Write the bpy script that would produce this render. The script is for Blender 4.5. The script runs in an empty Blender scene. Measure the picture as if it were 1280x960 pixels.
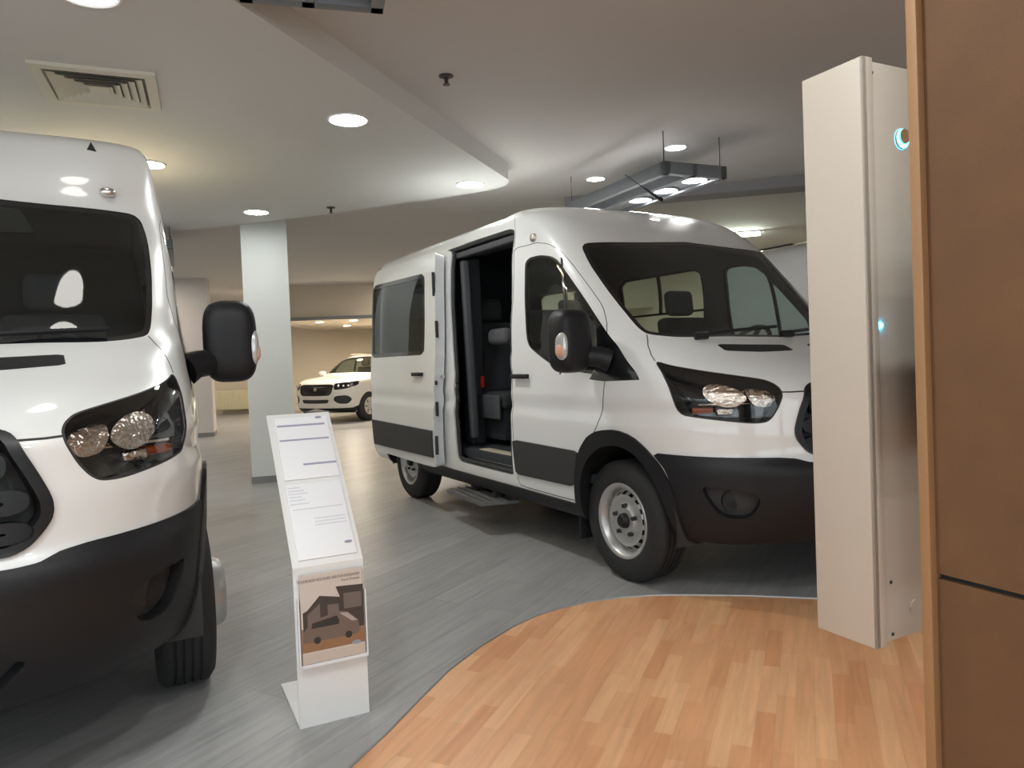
import bpy, bmesh, math, random
import numpy as np
from mathutils import Vector, Matrix
from mathutils.geometry import delaunay_2d_cdt
random.seed(4)
PI = math.pi
SC = bpy.context.scene
COL = SC.collection

# ------------------------------------------------------------------ materials
def nd(nt, kind, **kw):
    n = nt.nodes.new(kind)
    for k, v in kw.items():
        setattr(n, k, v)
    return n

def mat(name, col, rough=.5, metal=0., coat=0., emit=None, estr=0., spec=.5, bump=0., bscale=200., var=0., vscale=6., bdist=.002):
    m = bpy.data.materials.new(name); m.use_nodes = True
    nt = m.node_tree; b = nt.nodes['Principled BSDF']
    c = (col[0], col[1], col[2], 1)
    b.inputs['Base Color'].default_value = c
    b.inputs['Roughness'].default_value = rough
    b.inputs['Metallic'].default_value = metal
    b.inputs['Coat Weight'].default_value = coat
    b.inputs['Coat Roughness'].default_value = .05
    b.inputs['Specular IOR Level'].default_value = spec
    if emit:
        b.inputs['Emission Color'].default_value = (emit[0], emit[1], emit[2], 1)
        b.inputs['Emission Strength'].default_value = estr
    tc = nd(nt, 'ShaderNodeTexCoord')
    if bump:
        n = nd(nt, 'ShaderNodeTexNoise'); n.inputs['Scale'].default_value = bscale; n.inputs['Detail'].default_value = 3
        bp = nd(nt, 'ShaderNodeBump'); bp.inputs['Strength'].default_value = bump; bp.inputs['Distance'].default_value = bdist
        nt.links.new(tc.outputs['Object'], n.inputs['Vector']); nt.links.new(n.outputs['Fac'], bp.inputs['Height'])
        nt.links.new(bp.outputs['Normal'], b.inputs['Normal'])
    if var:
        n = nd(nt, 'ShaderNodeTexNoise'); n.inputs['Scale'].default_value = vscale; n.inputs['Detail'].default_value = 5
        mx = nd(nt, 'ShaderNodeMix', data_type='RGBA')
        mx.inputs['A'].default_value = tuple(x * (1 - var) for x in c[:3]) + (1,)
        mx.inputs['B'].default_value = tuple(min(1, x * (1 + var)) for x in c[:3]) + (1,)
        nt.links.new(tc.outputs['Object'], n.inputs['Vector']); nt.links.new(n.outputs['Fac'], mx.inputs['Factor'])
        nt.links.new(mx.outputs['Result'], b.inputs['Base Color'])
    return m

def glass(name, tint, refl=1.0, rough=.0):
    m = bpy.data.materials.new(name); m.use_nodes = True
    nt = m.node_tree; nt.nodes.clear()
    out = nd(nt, 'ShaderNodeOutputMaterial'); mix = nd(nt, 'ShaderNodeMixShader')
    tr = nd(nt, 'ShaderNodeBsdfTransparent'); gl = nd(nt, 'ShaderNodeBsdfGlossy'); fr = nd(nt, 'ShaderNodeFresnel')
    tr.inputs['Color'].default_value = (*tint, 1); gl.inputs['Roughness'].default_value = rough
    gl.inputs['Color'].default_value = (refl, refl, refl, 1)
    gm = nd(nt, 'ShaderNodeNewGeometry'); mr = nd(nt, 'ShaderNodeMapRange')   # the same pane from either side
    mr.inputs['To Min'].default_value = 1.5; mr.inputs['To Max'].default_value = 1 / 1.5
    nt.links.new(gm.outputs['Backfacing'], mr.inputs['Value']); nt.links.new(mr.outputs['Result'], fr.inputs['IOR'])
    nt.links.new(fr.outputs[0], mix.inputs[0]); nt.links.new(tr.outputs[0], mix.inputs[1]); nt.links.new(gl.outputs[0], mix.inputs[2])
    nt.links.new(mix.outputs[0], out.inputs[0])
    return m

def plank_mat(name, ang, bw, rh, c1, c2, cm, mortar, rough, grain, vary=1.0):
    m = bpy.data.materials.new(name); m.use_nodes = True
    nt = m.node_tree; b = nt.nodes['Principled BSDF']; L = nt.links.new
    tc = nd(nt, 'ShaderNodeTexCoord'); mp = nd(nt, 'ShaderNodeMapping')
    mp.inputs['Rotation'].default_value = (0, 0, -math.radians(ang)); L(tc.outputs['Object'], mp.inputs[0])
    br = nd(nt, 'ShaderNodeTexBrick'); br.offset = .37; br.offset_frequency = 2
    br.inputs['Color1'].default_value = (*c1, 1); br.inputs['Color2'].default_value = (*c2, 1); br.inputs['Mortar'].default_value = (*cm, 1)
    br.inputs['Scale'].default_value = 1; br.inputs['Mortar Size'].default_value = mortar; br.inputs['Mortar Smooth'].default_value = .3
    br.inputs['Brick Width'].default_value = bw; br.inputs['Row Height'].default_value = rh; br.inputs['Bias'].default_value = 0
    L(mp.outputs[0], br.inputs[0])
    m2 = nd(nt, 'ShaderNodeMapping'); m2.inputs['Scale'].default_value = (1.1, 14, 1); L(mp.outputs[0], m2.inputs[0])
    n = nd(nt, 'ShaderNodeTexNoise'); n.inputs['Scale'].default_value = 2.2; n.inputs['Detail'].default_value = 6; n.inputs['Distortion'].default_value = .8
    L(m2.outputs[0], n.inputs['Vector'])
    rp = nd(nt, 'ShaderNodeMapRange'); rp.inputs['From Min'].default_value = .3; rp.inputs['From Max'].default_value = .7
    rp.inputs['To Min'].default_value = 1 - grain; rp.inputs['To Max'].default_value = 1 + grain; L(n.outputs['Fac'], rp.inputs['Value'])
    mx = nd(nt, 'ShaderNodeMix', data_type='RGBA'); mx.blend_type = 'MULTIPLY'; mx.inputs['Factor'].default_value = 1
    L(br.outputs['Color'], mx.inputs['A']); L(rp.outputs['Result'], mx.inputs['B']); L(mx.outputs['Result'], b.inputs['Base Color'])
    b.inputs['Roughness'].default_value = rough; b.inputs['Specular IOR Level'].default_value = .45
    return m

M = {}
M['paint'] = mat('white_paint', (.80, .80, .79), .32, 0, 1.0)
M['gap'] = mat('panel_gap', (.03, .03, .03), .7)
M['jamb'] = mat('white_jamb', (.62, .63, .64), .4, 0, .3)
M['black'] = mat('black_plastic', (.012, .012, .014), .46, spec=.32, bump=.15, bscale=900)
M['moulding'] = mat('charcoal_moulding', (.035, .035, .037), .55, bump=.15, bscale=900)
M['gloss_black'] = mat('gloss_black', (.008, .008, .01), .12, 0, .6)
M['frit'] = mat('glass_border', (.01, .011, .013), .08, 0, .3)
M['trim_dark'] = mat('cabin_trim', (.036, .041, .048), .8)
M['trim_grey'] = mat('cabin_trim_grey', (.07, .072, .08), .7)
M['seat'] = mat('seat_fabric', (.03, .031, .035), .9, bump=.4, bscale=700)
M['seat_grey'] = mat('seat_fabric_grey', (.11, .11, .12), .85, bump=.4, bscale=700)
M['windshield'] = glass('windshield_glass', (.74, .80, .78))
M['window'] = glass('side_glass', (.60, .70, .68))
M['privacy'] = glass('dark_glass', (.16, .18, .19))
M['lens'] = glass('clear_lens', (.9, .9, .9))
M['chrome'] = mat('chrome', (.75, .72, .68), .15, 1.0)
M['reflector'] = mat('lamp_reflector', (.75, .66, .58), .20, 1.0, bump=1.0, bscale=38, bdist=.012)
M['amber'] = mat('amber_lens', (.30, .06, .015), .25)
M['red'] = mat('red_plastic', (.55, .03, .02), .4)
M['rubber'] = mat('tyre_rubber', (.018, .018, .019), .75, bump=.2, bscale=300)
M['steel'] = mat('painted_steel_wheel', (.55, .55, .55), .35, .7)
M['alu'] = mat('tread_aluminium', (.6, .6, .6), .35, 1.0)
M['dark_steel'] = mat('dark_steel', (.05, .05, .05), .5, .5)
M['label'] = mat('sticker_paper', (.55, .5, .38), .6)
M['white_plastic'] = mat('white_plastic', (.78, .78, .78), .4)

# ------------------------------------------------------------------ objects
def link(name, me, parent=None, mats=None):
    o = bpy.data.objects.new(name, me); COL.objects.link(o)
    if parent is not None: o.parent = parent
    if mats and me:
        for m in mats: me.materials.append(m)
    return o

def thing(name, label, cat, loc=(0, 0, 0), rz=0, group=None):
    o = bpy.data.objects.new(name, None); COL.objects.link(o)
    o.location = loc; o.rotation_euler = (0, 0, rz); o.empty_display_size = .1
    return tag(o, label, cat, group)

def tag(o, label, cat, group=None):
    o['label'] = label; o['category'] = cat
    if group: o['group'] = group
    return o

def structure(o):
    o['kind'] = 'structure'; return o

class MB:
    """collects shapes into one mesh"""
    def __init__(s): s.bm = bmesh.new(); s.mi = 0
    def _new(s, fs, smooth):
        for f in fs: f.material_index = s.mi; f.smooth = smooth
    def box(s, c, d, rot=None, bevel=0, seg=2, smooth=False):
        t = bmesh.new(); bmesh.ops.create_cube(t, size=1)
        bmesh.ops.scale(t, vec=d, verts=t.verts)
        if bevel: bmesh.ops.bevel(t, geom=list(t.edges), offset=bevel, segments=seg, affect='EDGES', profile=.5)
        mtx = Matrix.Translation(c) @ (rot.to_4x4() if rot else Matrix())
        return s._merge(t, mtx, smooth or bevel > 0)
    def _merge(s, t, mtx, smooth):
        vs = {v: s.bm.verts.new(mtx @ v.co) for v in t.verts}
        out = []
        for f in t.faces:
            try: out.append(s.bm.faces.new([vs[v] for v in f.verts]))
            except ValueError: pass
        t.free(); s._new(out, smooth); return list(vs.values())
    def lathe(s, prof, axis='y', c=(0, 0, 0), seg=48, smooth=True, closed=False, rot=None):
        R = []
        for r, h in prof:
            ring = []
            for k in range(seg):
                a = 2 * PI * k / seg
                p = Vector((r * math.cos(a), h, r * math.sin(a))) if axis == 'y' else Vector((r * math.cos(a), r * math.sin(a), h)) if axis == 'z' else Vector((h, r * math.cos(a), r * math.sin(a)))
                if rot: p = rot @ p
                ring.append(s.bm.verts.new(p + Vector(c)))
            R.append(ring)
        if closed: R.append(R[0])
        fs = []
        for a, b in zip(R, R[1:]):
            for k in range(seg):
                fs.append(s.bm.faces.new((a[k], a[(k + 1) % seg], b[(k + 1) % seg], b[k])))
        s._new(fs, smooth); return R
    def disc(s, ring): f = s.bm.faces.new(ring); s._new([f], False)
    def tube(s, pts, r, seg=8, closed=False, caps=True):
        pts = [Vector(p) for p in pts]; n = len(pts); rr = r if isinstance(r, (list, tuple)) else [r] * n
        rings = []; up = Vector((0.03, .05, 1)).normalized()
        for i, p in enumerate(pts):
            d = (pts[(i + 1) % n] - pts[i - 1]) if closed else (pts[min(i + 1, n - 1)] - pts[max(i - 1, 0)])
            d.normalize(); u = d.cross(up)
            if u.length < .05: u = d.cross(Vector((1, 0, 0)))
            u.normalize(); w = d.cross(u)
            rings.append([s.bm.verts.new(p + rr[i] * (math.cos(2 * PI * k / seg) * u + math.sin(2 * PI * k / seg) * w)) for k in range(seg)])
        fs = []
        seq = list(zip(rings, rings[1:])) + ([(rings[-1], rings[0])] if closed else [])
        for a, b in seq:
            for k in range(seg):
                fs.append(s.bm.faces.new((a[k], a[(k + 1) % seg], b[(k + 1) % seg], b[k])))
        if caps and not closed:
            fs.append(s.bm.faces.new(rings[0])); fs.append(s.bm.faces.new(rings[-1]))
        s._new(fs, True)
    def prism(s, poly, h0, h1, plane='xy', smooth=False):
        def P(a, b, h): return (a, b, h) if plane == 'xy' else (a, h, b) if plane == 'xz' else (h, a, b)
        lo = [s.bm.verts.new(P(a, b, h0)) for a, b in poly]; hi = [s.bm.verts.new(P(a, b, h1)) for a, b in poly]
        n = len(poly); fs = [s.bm.faces.new(lo[::-1]), s.bm.faces.new(hi)]
        for k in range(n): fs.append(s.bm.faces.new((lo[k], lo[(k + 1) % n], hi[(k + 1) % n], hi[k])))
        s._new(fs, smooth)
    def obj(s, name, mats, parent=None, fixn=True, autosmooth=True):
        if fixn: bmesh.ops.recalc_face_normals(s.bm, faces=s.bm.faces)
        me = bpy.data.meshes.new(name)
        if autosmooth:
            for e in s.bm.edges:
                if len(e.link_faces) == 2 and e.calc_face_angle(0) > .7: e.smooth = False
        s.bm.to_mesh(me); s.bm.free()
        return link(name, me, parent, mats if isinstance(mats, (list, tuple)) else [mats])

def rbox(name, c, d, bev, m, parent=None, rot=None, seg=3):
    b = MB(); b.box(c, d, rot, bev, seg); return b.obj(name, m, parent)

def ell(name, c, r, m, parent=None, p=2.0, rot=None, n=24):
    """superellipsoid"""
    b = MB(); rings = []
    sg = lambda v, e: math.copysign(abs(v) ** e, v)
    e = 2 / p
    for i in range(n + 1):
        th = -PI / 2 + PI * i / n; ring = []
        for k in range(2 * n):
            ph = 2 * PI * k / (2 * n)
            q = Vector((r[0] * sg(math.cos(th), e) * sg(math.cos(ph), e), r[1] * sg(math.cos(th), e) * sg(math.sin(ph), e), r[2] * sg(math.sin(th), e)))
            if rot: q = rot @ q
            ring.append(b.bm.verts.new(q + Vector(c)))
        rings.append(ring)
    for a, bb in zip(rings, rings[1:]):
        for k in range(2 * n):
            f = b.bm.faces.new((a[k], a[(k + 1) % (2 * n)], bb[(k + 1) % (2 * n)], bb[k])); f.smooth = True
    bmesh.ops.remove_doubles(b.bm, verts=b.bm.verts, dist=1e-5)
    return b.obj(name, m, parent, autosmooth=False)

def copy_tree(o, parent=None):
    c = o.copy(); COL.objects.link(c)
    if parent is not None: c.parent = parent
    for ch in list(o.children): copy_tree(ch, c)
    return c

# ------------------------------------------------------------------ vehicle skins
#  zf    xf    zs    xs    W     n    xr
LOW=[
(.30, .78, .30,-.20, .90,2.8,-4.16),
(.34, .93, .33,-.20, .97,2.8,-4.24),
(.45,1.00, .42,-.20,1.005,2.8,-4.28),
(.60,1.035,.60,-.20,1.02,2.8,-4.29),
(.71,1.04,.71,-.20,1.024,2.8,-4.29),
(.79,.985,.785,-.20,1.025,2.8,-4.29),
(.93, .975,.92,-.20,1.030,2.8,-4.29),
(1.02,.965,1.00,-.20,1.015,2.8,-4.29),
(1.09,.955,1.08,-.20,1.025,2.8,-4.29),
(1.15,.91,1.14,-.20,1.022,2.8,-4.29),
(1.22,.79,1.20,-.20,1.018,2.9,-4.29),
(1.32,.56,1.29,-.25,1.012,3.0,-4.29),
(1.40,.38,1.38,-.30,1.005,3.2,-4.29),
(1.44,.30,1.43,-.35,1.00,3.2,-4.29),
(1.60,.11,1.58,-.48,.99,3.5,-4.28),
(1.85,-.16,1.82,-.68,.978,3.9,-4.26),
(2.12,-.44,2.08,-.92,.955,4.2,-4.24)]
H2=LOW+[
(2.21,-.55,2.17,-1.02,.94,4.3,-4.22),
(2.34,-.76,2.28,-1.2,.91,4.2,-4.20),
(2.42,-.99,2.37,-1.38,.86,3.8,-4.18),
(2.465,-1.25,2.425,-1.55,.77,3.4,-4.14),
(2.485,-1.5,2.465,-1.72,.60,3.0,-4.1),
(2.495,-1.8,2.485,-1.90,.40,3.0,-4.0),
(2.50,-2.0,2.495,-2.05,.15,3.0,-3.7)]
H3=LOW+[
(2.22,-.49,2.19,-.94,.94,4.5,-4.24),
(2.33,-.57,2.31,-.97,.925,5.0,-4.22),
(2.42,-.65,2.40,-1.0,.905,5.5,-4.21),
(2.465,-.74,2.45,-1.05,.875,5.5,-4.18),
(2.485,-.88,2.475,-1.18,.81,4.6,-4.14),
(2.50,-1.2,2.49,-1.5,.66,3.4,-4.1),
(2.505,-1.6,2.50,-1.8,.40,3.0,-4.0),
(2.51,-2.0,2.507,-2.05,.15,3.0,-3.7)]
def pchip(x,y,xq):
    h=np.diff(x);d=np.diff(y)/h;m=np.zeros_like(y)
    for i in range(1,len(x)-1):
        if d[i-1]*d[i]>0:
            w1=2*h[i]+h[i-1];w2=h[i]+2*h[i-1];m[i]=(w1+w2)/(w1/d[i-1]+w2/d[i])
    m[0]=d[0];m[-1]=d[-1]
    k=np.clip(np.searchsorted(x,xq)-1,0,len(x)-2);t=(xq-x[k])/h[k]
    return (2*t**3-3*t*t+1)*y[k]+(t**3-2*t*t+t)*h[k]*m[k]+(-2*t**3+3*t*t)*y[k+1]+(t**3-t*t)*h[k]*m[k+1]
class Surf:
    """half body skin: s 0..1 nose to flank, 1..2 flank, 2..3 rear corner to tail centre; v 0..1 sill to roof"""
    def __init__(S,rows,rc=.14,NV=320,NS=(90,160,40)):
        A=np.array(rows,float)
        d=np.hypot(np.hypot(np.diff(A[:,0]),np.diff(A[:,1])),0)*.5+np.hypot(np.diff(A[:,2]),np.diff(A[:,4]))*.5
        S.k=np.concatenate([[0],np.cumsum(d)]);S.len=S.k[-1];S.k/=S.len
        vq=np.linspace(0,1,NV);S.vq=vq
        zf,xf,zs,xs,W,n,xr=[pchip(S.k,A[:,i],vq)[:,None] for i in range(7)]
        sa=np.linspace(0,1,NS[0]);sb=np.linspace(1,2,NS[1])[1:];sc=np.linspace(2,3,NS[2])[1:]
        S.sq=np.concatenate([sa,sb,sc])
        # nose: superellipse, parameter spread evenly along its length
        t=np.linspace(0,np.pi/2,400)[None]
        yy=W*np.sin(t)**(2/n);xx=xs+(xf-xs)*np.cos(t)**(2/n)
        L=np.concatenate([np.zeros((NV,1)),np.cumsum(np.hypot(np.diff(yy,axis=1),np.diff(xx,axis=1)),1)],1);L/=L[:,-1:]
        X=np.zeros((NV,len(sa)));Y=X.copy()
        for i in range(NV): X[i]=np.interp(sa,L[i],xx[i]);Y[i]=np.interp(sa,L[i],yy[i])
        w=np.clip((X-xs)/(xf-xs),0,1)
        Z=zs+(zf-zs)*w**1.2
        r=np.minimum(rc,W*.6);x1=xs+(sb[None]-1)*(xr+r-xs)
        X2=x1;Y2=W+0*x1;Z2=zs+0*x1
        u=(sc[None]-2);a=np.clip(u/.5,0,1)*np.pi/2;b=np.clip((u-.5)/.5,0,1)
        X3=xr+r-r*np.sin(a);Y3=(W-r+r*np.cos(a))*(1-b);Z3=zs+0*u
        S.P=np.stack([np.concatenate(q,1) for q in ((X,X2,X3),(Y,Y2,Y3),(Z,Z2,Z3))],2)
        du=np.gradient(S.P,axis=1);dv=np.gradient(S.P,axis=0)
        N=np.cross(du,dv);N/=np.linalg.norm(N,axis=2,keepdims=True)+1e-12
        S.N=-N if N[40,200,1]<0 else N
    def _bil(S,T,s,v):
        s=np.asarray(s,float);v=np.asarray(v,float)
        fi=np.interp(s,S.sq,np.arange(len(S.sq)));fj=np.interp(v,S.vq,np.arange(len(S.vq)))
        i=np.clip(fi.astype(int),0,len(S.sq)-2);j=np.clip(fj.astype(int),0,len(S.vq)-2);a=(fi-i)[...,None];b=(fj-j)[...,None]
        return T[j,i]*(1-a)*(1-b)+T[j,i+1]*a*(1-b)+T[j+1,i]*(1-a)*b+T[j+1,i+1]*a*b
    def at(S,s,v): return S._bil(S.P,s,v)
    def nrm(S,s,v):
        n=S._bil(S.N,s,v);return n/np.linalg.norm(n,axis=-1,keepdims=True)
    def inv(S,cost,n=3):
        """(s,v) whose cost(points) is least: table search, then local refinement"""
        c=cost(S.P);j,i=np.unravel_index(np.argmin(c),c.shape)
        s,v=S.sq[i],S.vq[j];ds,dv=.012,.004
        for _ in range(6):
            ss=np.clip(s+ds*np.linspace(-1,1,7),0,3);vv=np.clip(v+dv*np.linspace(-1,1,7),0,1)
            a,b=np.meshgrid(ss,vv);c=cost(S.at(a,b));k=np.unravel_index(np.argmin(c),c.shape)
            s,v=a[k],b[k];ds*=.4;dv*=.4
        return s,v
    def near(S,p): return S.inv(lambda P:((P-np.asarray(p))**2).sum(-1))
    def side(S,x,z): return S.inv(lambda P:(P[...,0]-x)**2+(P[...,2]-z)**2+np.where(P[...,1]<.6,9,0))
    def front(S,y,z): return S.inv(lambda P:(P[...,1]-y)**2+(P[...,2]-z)**2+np.where(P[...,0]<-1.2,9,0))

def chaikin(pts, it, ratio, keep):
    for _ in range(it):
        out = []; n = len(pts); kk = []
        for i in range(n):
            p, q = pts[i], pts[(i + 1) % n]; a, b = keep[i], keep[(i + 1) % n]
            if a: out.append(p); kk.append(True)
            else: out.append(p + ratio * (q - p)); kk.append(False)
            if not b: out.append(q - ratio * (q - p)); kk.append(False)
        pts, keep = out, kk
    return np.array(pts)

def dens(P, step):
    out = []
    for i in range(len(P)):
        a, b = P[i], P[(i + 1) % len(P)]; n = max(1, int(np.linalg.norm(b - a) / step))
        for k in range(n): out.append(a + (b - a) * k / n)
    return np.array(out)

def inside(P, Q):
    """which of the points Q lie in the polygon P"""
    x, y = Q[:, 0], Q[:, 1]; r = np.zeros(len(Q), bool); n = len(P)
    for i in range(n):
        (x1, y1), (x2, y2) = P[i], P[(i + 1) % n]
        if y1 == y2: continue
        c = ((y1 > y) != (y2 > y)) & (x < (x2 - x1) * (y - y1) / (y2 - y1) + x1)
        r ^= c
    return r

def inset(P, d):
    """polygon moved inwards by d (outwards when negative)"""
    A = .5 * np.sum(P[:, 0] * np.roll(P[:, 1], -1) - np.roll(P[:, 0], -1) * P[:, 1]); sg = 1 if A > 0 else -1
    e = np.roll(P, -1, 0) - P; e /= np.linalg.norm(e, axis=1, keepdims=True) + 1e-9
    nn = np.stack([-e[:, 1], e[:, 0]], 1) * sg; m = nn + np.roll(nn, 1, 0); m /= np.linalg.norm(m, axis=1, keepdims=True) + 1e-9
    c = np.clip(np.sum(m * nn, 1), .5, 1)
    return P + m * (d / c)[:, None]

class Skin:
    """one half of a vehicle skin cut into regions along their outlines"""
    def __init__(K, S, grid=(.032, .085, .10, .032), flank=3.9):
        K.S = S; K.w = (1.5, flank, 1.1); K.polys = []; K.grid = grid
    def ab(K, s, v):
        s = np.asarray(s, float); w = K.w
        a = np.where(s < 1, s * w[0], np.where(s < 2, w[0] + (s - 1) * w[1], w[0] + w[1] + (s - 2) * w[2]))
        return np.stack([a, np.asarray(v, float) * K.S.len], -1)
    def sv(K, P):
        a = P[..., 0]; w = K.w
        s = np.where(a < w[0], a / w[0], np.where(a < w[0] + w[1], 1 + (a - w[0]) / w[1], 2 + (a - w[0] - w[1]) / w[2]))
        return np.clip(s, 0, 3), np.clip(P[..., 1] / K.S.len, 0, 1)
    def outline(K, pts, it=2, ratio=.25, step=.03, sharp=()):
        """pts: (x, y, z) nearest on the skin, or (x, z) seen from the side, or ('s', y, z) from the front, or ('v', s, v)"""
        Q = []; keep = []
        for i, p in enumerate(pts):
            if p[0] == 'v': s, v = p[1], p[2]
            elif p[0] == 's': s, v = K.S.front(p[1], p[2])
            elif len(p) == 2: s, v = K.S.side(*p)
            else: s, v = K.S.near(p)
            if len(p) == 3 and p[0] != 'v' and p[0] != 's' and abs(p[1]) < 1e-6: s = 0.
            if p[0] == 's' and p[1] < 1e-6: s = 0.
            Q.append(K.ab(s, v)); keep.append(s < 1e-4 or v < 1e-4 or i in sharp)
        P = np.array(Q)
        if it: P = chaikin(P, it, ratio, keep)
        return dens(P, step)
    def add(K, name, P):
        P = P.copy(); P[:, 0] = np.clip(P[:, 0], 0, sum(K.w)); P[:, 1] = np.clip(P[:, 1], 0, K.S.len); K.polys.append((name, P))
    def strip(K, name, pts, w, it=0):
        """a thin band of width w along a line"""
        Q = []
        for p in pts:
            s, v = K.S.side(*p) if len(p) == 2 else K.S.near(p)
            Q.append(K.ab(s, v))
        Q = np.array(Q); d = np.gradient(Q, axis=0); d /= np.linalg.norm(d, axis=1, keepdims=True); n = np.stack([-d[:, 1], d[:, 0]], 1) * w / 2
        K.add(name, dens(np.concatenate([Q + n, (Q - n)[::-1]]), .04))
    def cut(K):
        w = K.w; H = K.S.len; g = K.grid
        av = np.concatenate([np.linspace(0, w[0], int(w[0] / g[0])), np.linspace(w[0], w[0] + w[1], int(w[1] / g[1]))[1:], np.linspace(w[0] + w[1], sum(w), int(w[2] / g[2]))[1:]])
        bv = np.linspace(0, H, int(H / g[3]))
        pts = [(a, b) for b in bv for a in av]; edges = []
        n = len(av); m = len(bv)
        P = np.array(pts); bad = np.zeros(len(P), bool)
        border = (P[:, 0] < 1e-6) | (P[:, 0] > sum(w) - 1e-6) | (P[:, 1] < 1e-6) | (P[:, 1] > H - 1e-6)
        for _, Q in K.polys:
            lo, hi = Q.min(0) - .02, Q.max(0) + .02
            idx = np.where((P[:, 0] > lo[0]) & (P[:, 0] < hi[0]) & (P[:, 1] > lo[1]) & (P[:, 1] < hi[1]))[0]
            if len(idx): bad[idx] |= (np.linalg.norm(P[idx][:, None] - Q[None], axis=2).min(1) < .011)
        P = P[~bad | border]; pts = [Vector(p) for p in P]
        for _, Q in K.polys:
            k = len(pts); pts += [Vector(q) for q in Q]; edges += [(k + i, k + (i + 1) % len(Q)) for i in range(len(Q))]
        v, e, f, *_ = delaunay_2d_cdt(pts, edges, [], 0, 1e-5)
        V = np.array([(p[0], p[1]) for p in v]); F = np.array([t for t in f if len(t) == 3])
        c = V[F].mean(1); reg = np.array(['paint'] * len(F), dtype='<U16')
        for name, Q in K.polys: reg[inside(Q, c)] = name
        s, vv = K.sv(V); K.s, K.v = s, vv
        K.P = K.S.at(s, vv); K.N = K.S.nrm(s, vv); K.F = F; K.reg = reg
        K.P[s < 1e-5, 1] = 0; K.N[s < 1e-5, 1] = 0; K.P[s > 3 - 1e-5, 1] = 0
        return K

def skin(name, sides, regs, mats, parent=None, off=0., thick=0., inner=None, wall=None, shift=(0, 0, 0), regmat=None, wallmap=None):
    """mesh of the named regions. sides: [(skin, +1 left / -1 right)]; mats per region through regmat; inner / wall: material numbers"""
    V = []; N = []; F = []; MI = []; nv = 0
    for K, sg in sides:
        sel = np.isin(K.reg, list(regs)); T = K.F[sel]
        if not len(T): continue
        rm = np.array([(regmat or {}).get(r, 0) for r in K.reg[sel]])
        use = np.unique(T); mp = -np.ones(len(K.P), int); mp[use] = np.arange(len(use))
        flip = np.array([1, sg, 1.])
        Pn = K.N[use] * flip; Po = K.P[use] * flip + Pn * off + np.array(shift) * [1, sg, 1]
        T2 = mp[T]
        a = Po[T2[:, 1]] - Po[T2[:, 0]]; b = Po[T2[:, 2]] - Po[T2[:, 0]]
        wrong = np.sum(np.cross(a, b) * Pn[T2].mean(1), 1) < 0
        if wrong.mean() > .5: T2 = T2[:, ::-1]
        V.append(Po); N.append(Pn); F += (T2 + nv).tolist(); MI += rm.tolist(); base = nv; nv += len(Po)
        if thick:
            ed = {}
            for t in T2.tolist():
                for i in range(3):
                    x, y = t[i], t[(i + 1) % 3]; ed[(x, y)] = 1
            cen = (K.s[use] < 1e-5) | (K.s[use] > 3 - 1e-5)
            bd = [(x, y) for (x, y) in ed if (y, x) not in ed and not (cen[x] and cen[y])]
            Pi = Po - Pn * thick
            beyond = {}
            if wallmap is not None:
                for t, r in zip(K.F[~sel].tolist(), K.reg[~sel].tolist()):
                    for i in range(3): beyond[(mp[t[i]], mp[t[(i + 1) % 3]])] = r
            if inner is not None:
                V.append(Pi); N.append(-Pn); F += (T2[:, ::-1] + nv).tolist(); MI += [inner] * len(T2); nv += len(Pi)
            if wall is not None and bd:
                for x, y in bd:
                    q = np.array([Po[y], Po[x], Pi[x], Pi[y]]); n = np.cross(q[1] - q[0], q[2] - q[1]); n /= np.linalg.norm(n) + 1e-12
                    V.append(q); N.append(np.repeat(n[None], 4, 0)); F.append([nv, nv + 1, nv + 2, nv + 3]); MI.append(wall if wallmap is None else wallmap.get(beyond.get((x, y), beyond.get((y, x))), wall)); nv += 4
    if not V: return None
    V = np.concatenate(V); N = np.concatenate(N)
    me = bpy.data.meshes.new(name); me.from_pydata(V.tolist(), [], F)
    me.polygons.foreach_set('material_index', MI); me.polygons.foreach_set('use_smooth', [True] * len(F))
    me.normals_split_custom_set_from_vertices(N.tolist()); me.update()
    return link(name, me, parent, mats)

# ------------------------------------------------------------------ the vans
HEAD = [(.293,.916,1.291),(.394,.889,1.262),(.562,.804,1.228),(.713,.677,1.194),(.779,.604,1.172),(.819,.58,1.15),(.845,.572,1.125),(.86,.58,1.09),(.858,.608,1.035),(.849,.640,.99),(.836,.668,.969),(.794,.725,.966),(.702,.814,.98),(.592,.889,.995),(.488,.937,1.01),(.442,.942,1.129),(.385,.935,1.21)]
GRILLE = [('s',0,1.168),(.886,.395,1.15),(.89,.438,1.133),(.9,.457,1.11),(.909,.472,1.08),(.91,.503,1.02),(.912,.528,.965),(.912,.54,.93),(.914,.542,.899),(.92,.536,.872),(.932,.517,.842),(.949,.485,.808),(.958,.462,.794),(.969,.425,.787),('s',0,.782)]
WS = [('s',0,2.10),(-.385,.431,2.078),(-.42,.70,2.065),(-.485,.845,2.052),(-.355,.872,1.91),(-.182,.872,1.733),(-.027,.864,1.585),(.078,.852,1.485),(.137,.835,1.444),(.22,.752,1.425),(.278,.653,1.416),(.319,.443,1.41),('s',0,1.405)]
BUMP = [('s',0,.742),(.984,.387,.747),(.971,.444,.747),(.953,.498,.752),(.938,.529,.768),(.925,.555,.780),(.884,.632,.787),(.807,.736,.788),(.566,.911,.787),(.33,.987,.792),(.42,.97,.70),(.47,.95,.56),(.47,.93,.42),(.46,.86,.30),('v',0,0)]
FRONT_HOLE = [(-.325,.30),(-.318,.478),(-.294,.582),(-.242,.671),(-.17,.735),(-.095,.783),(-.01,.808),(.075,.813),(.155,.797),(.224,.765),(.312,.684),(.372,.589),(.405,.487),(.405,.30)]
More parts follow.
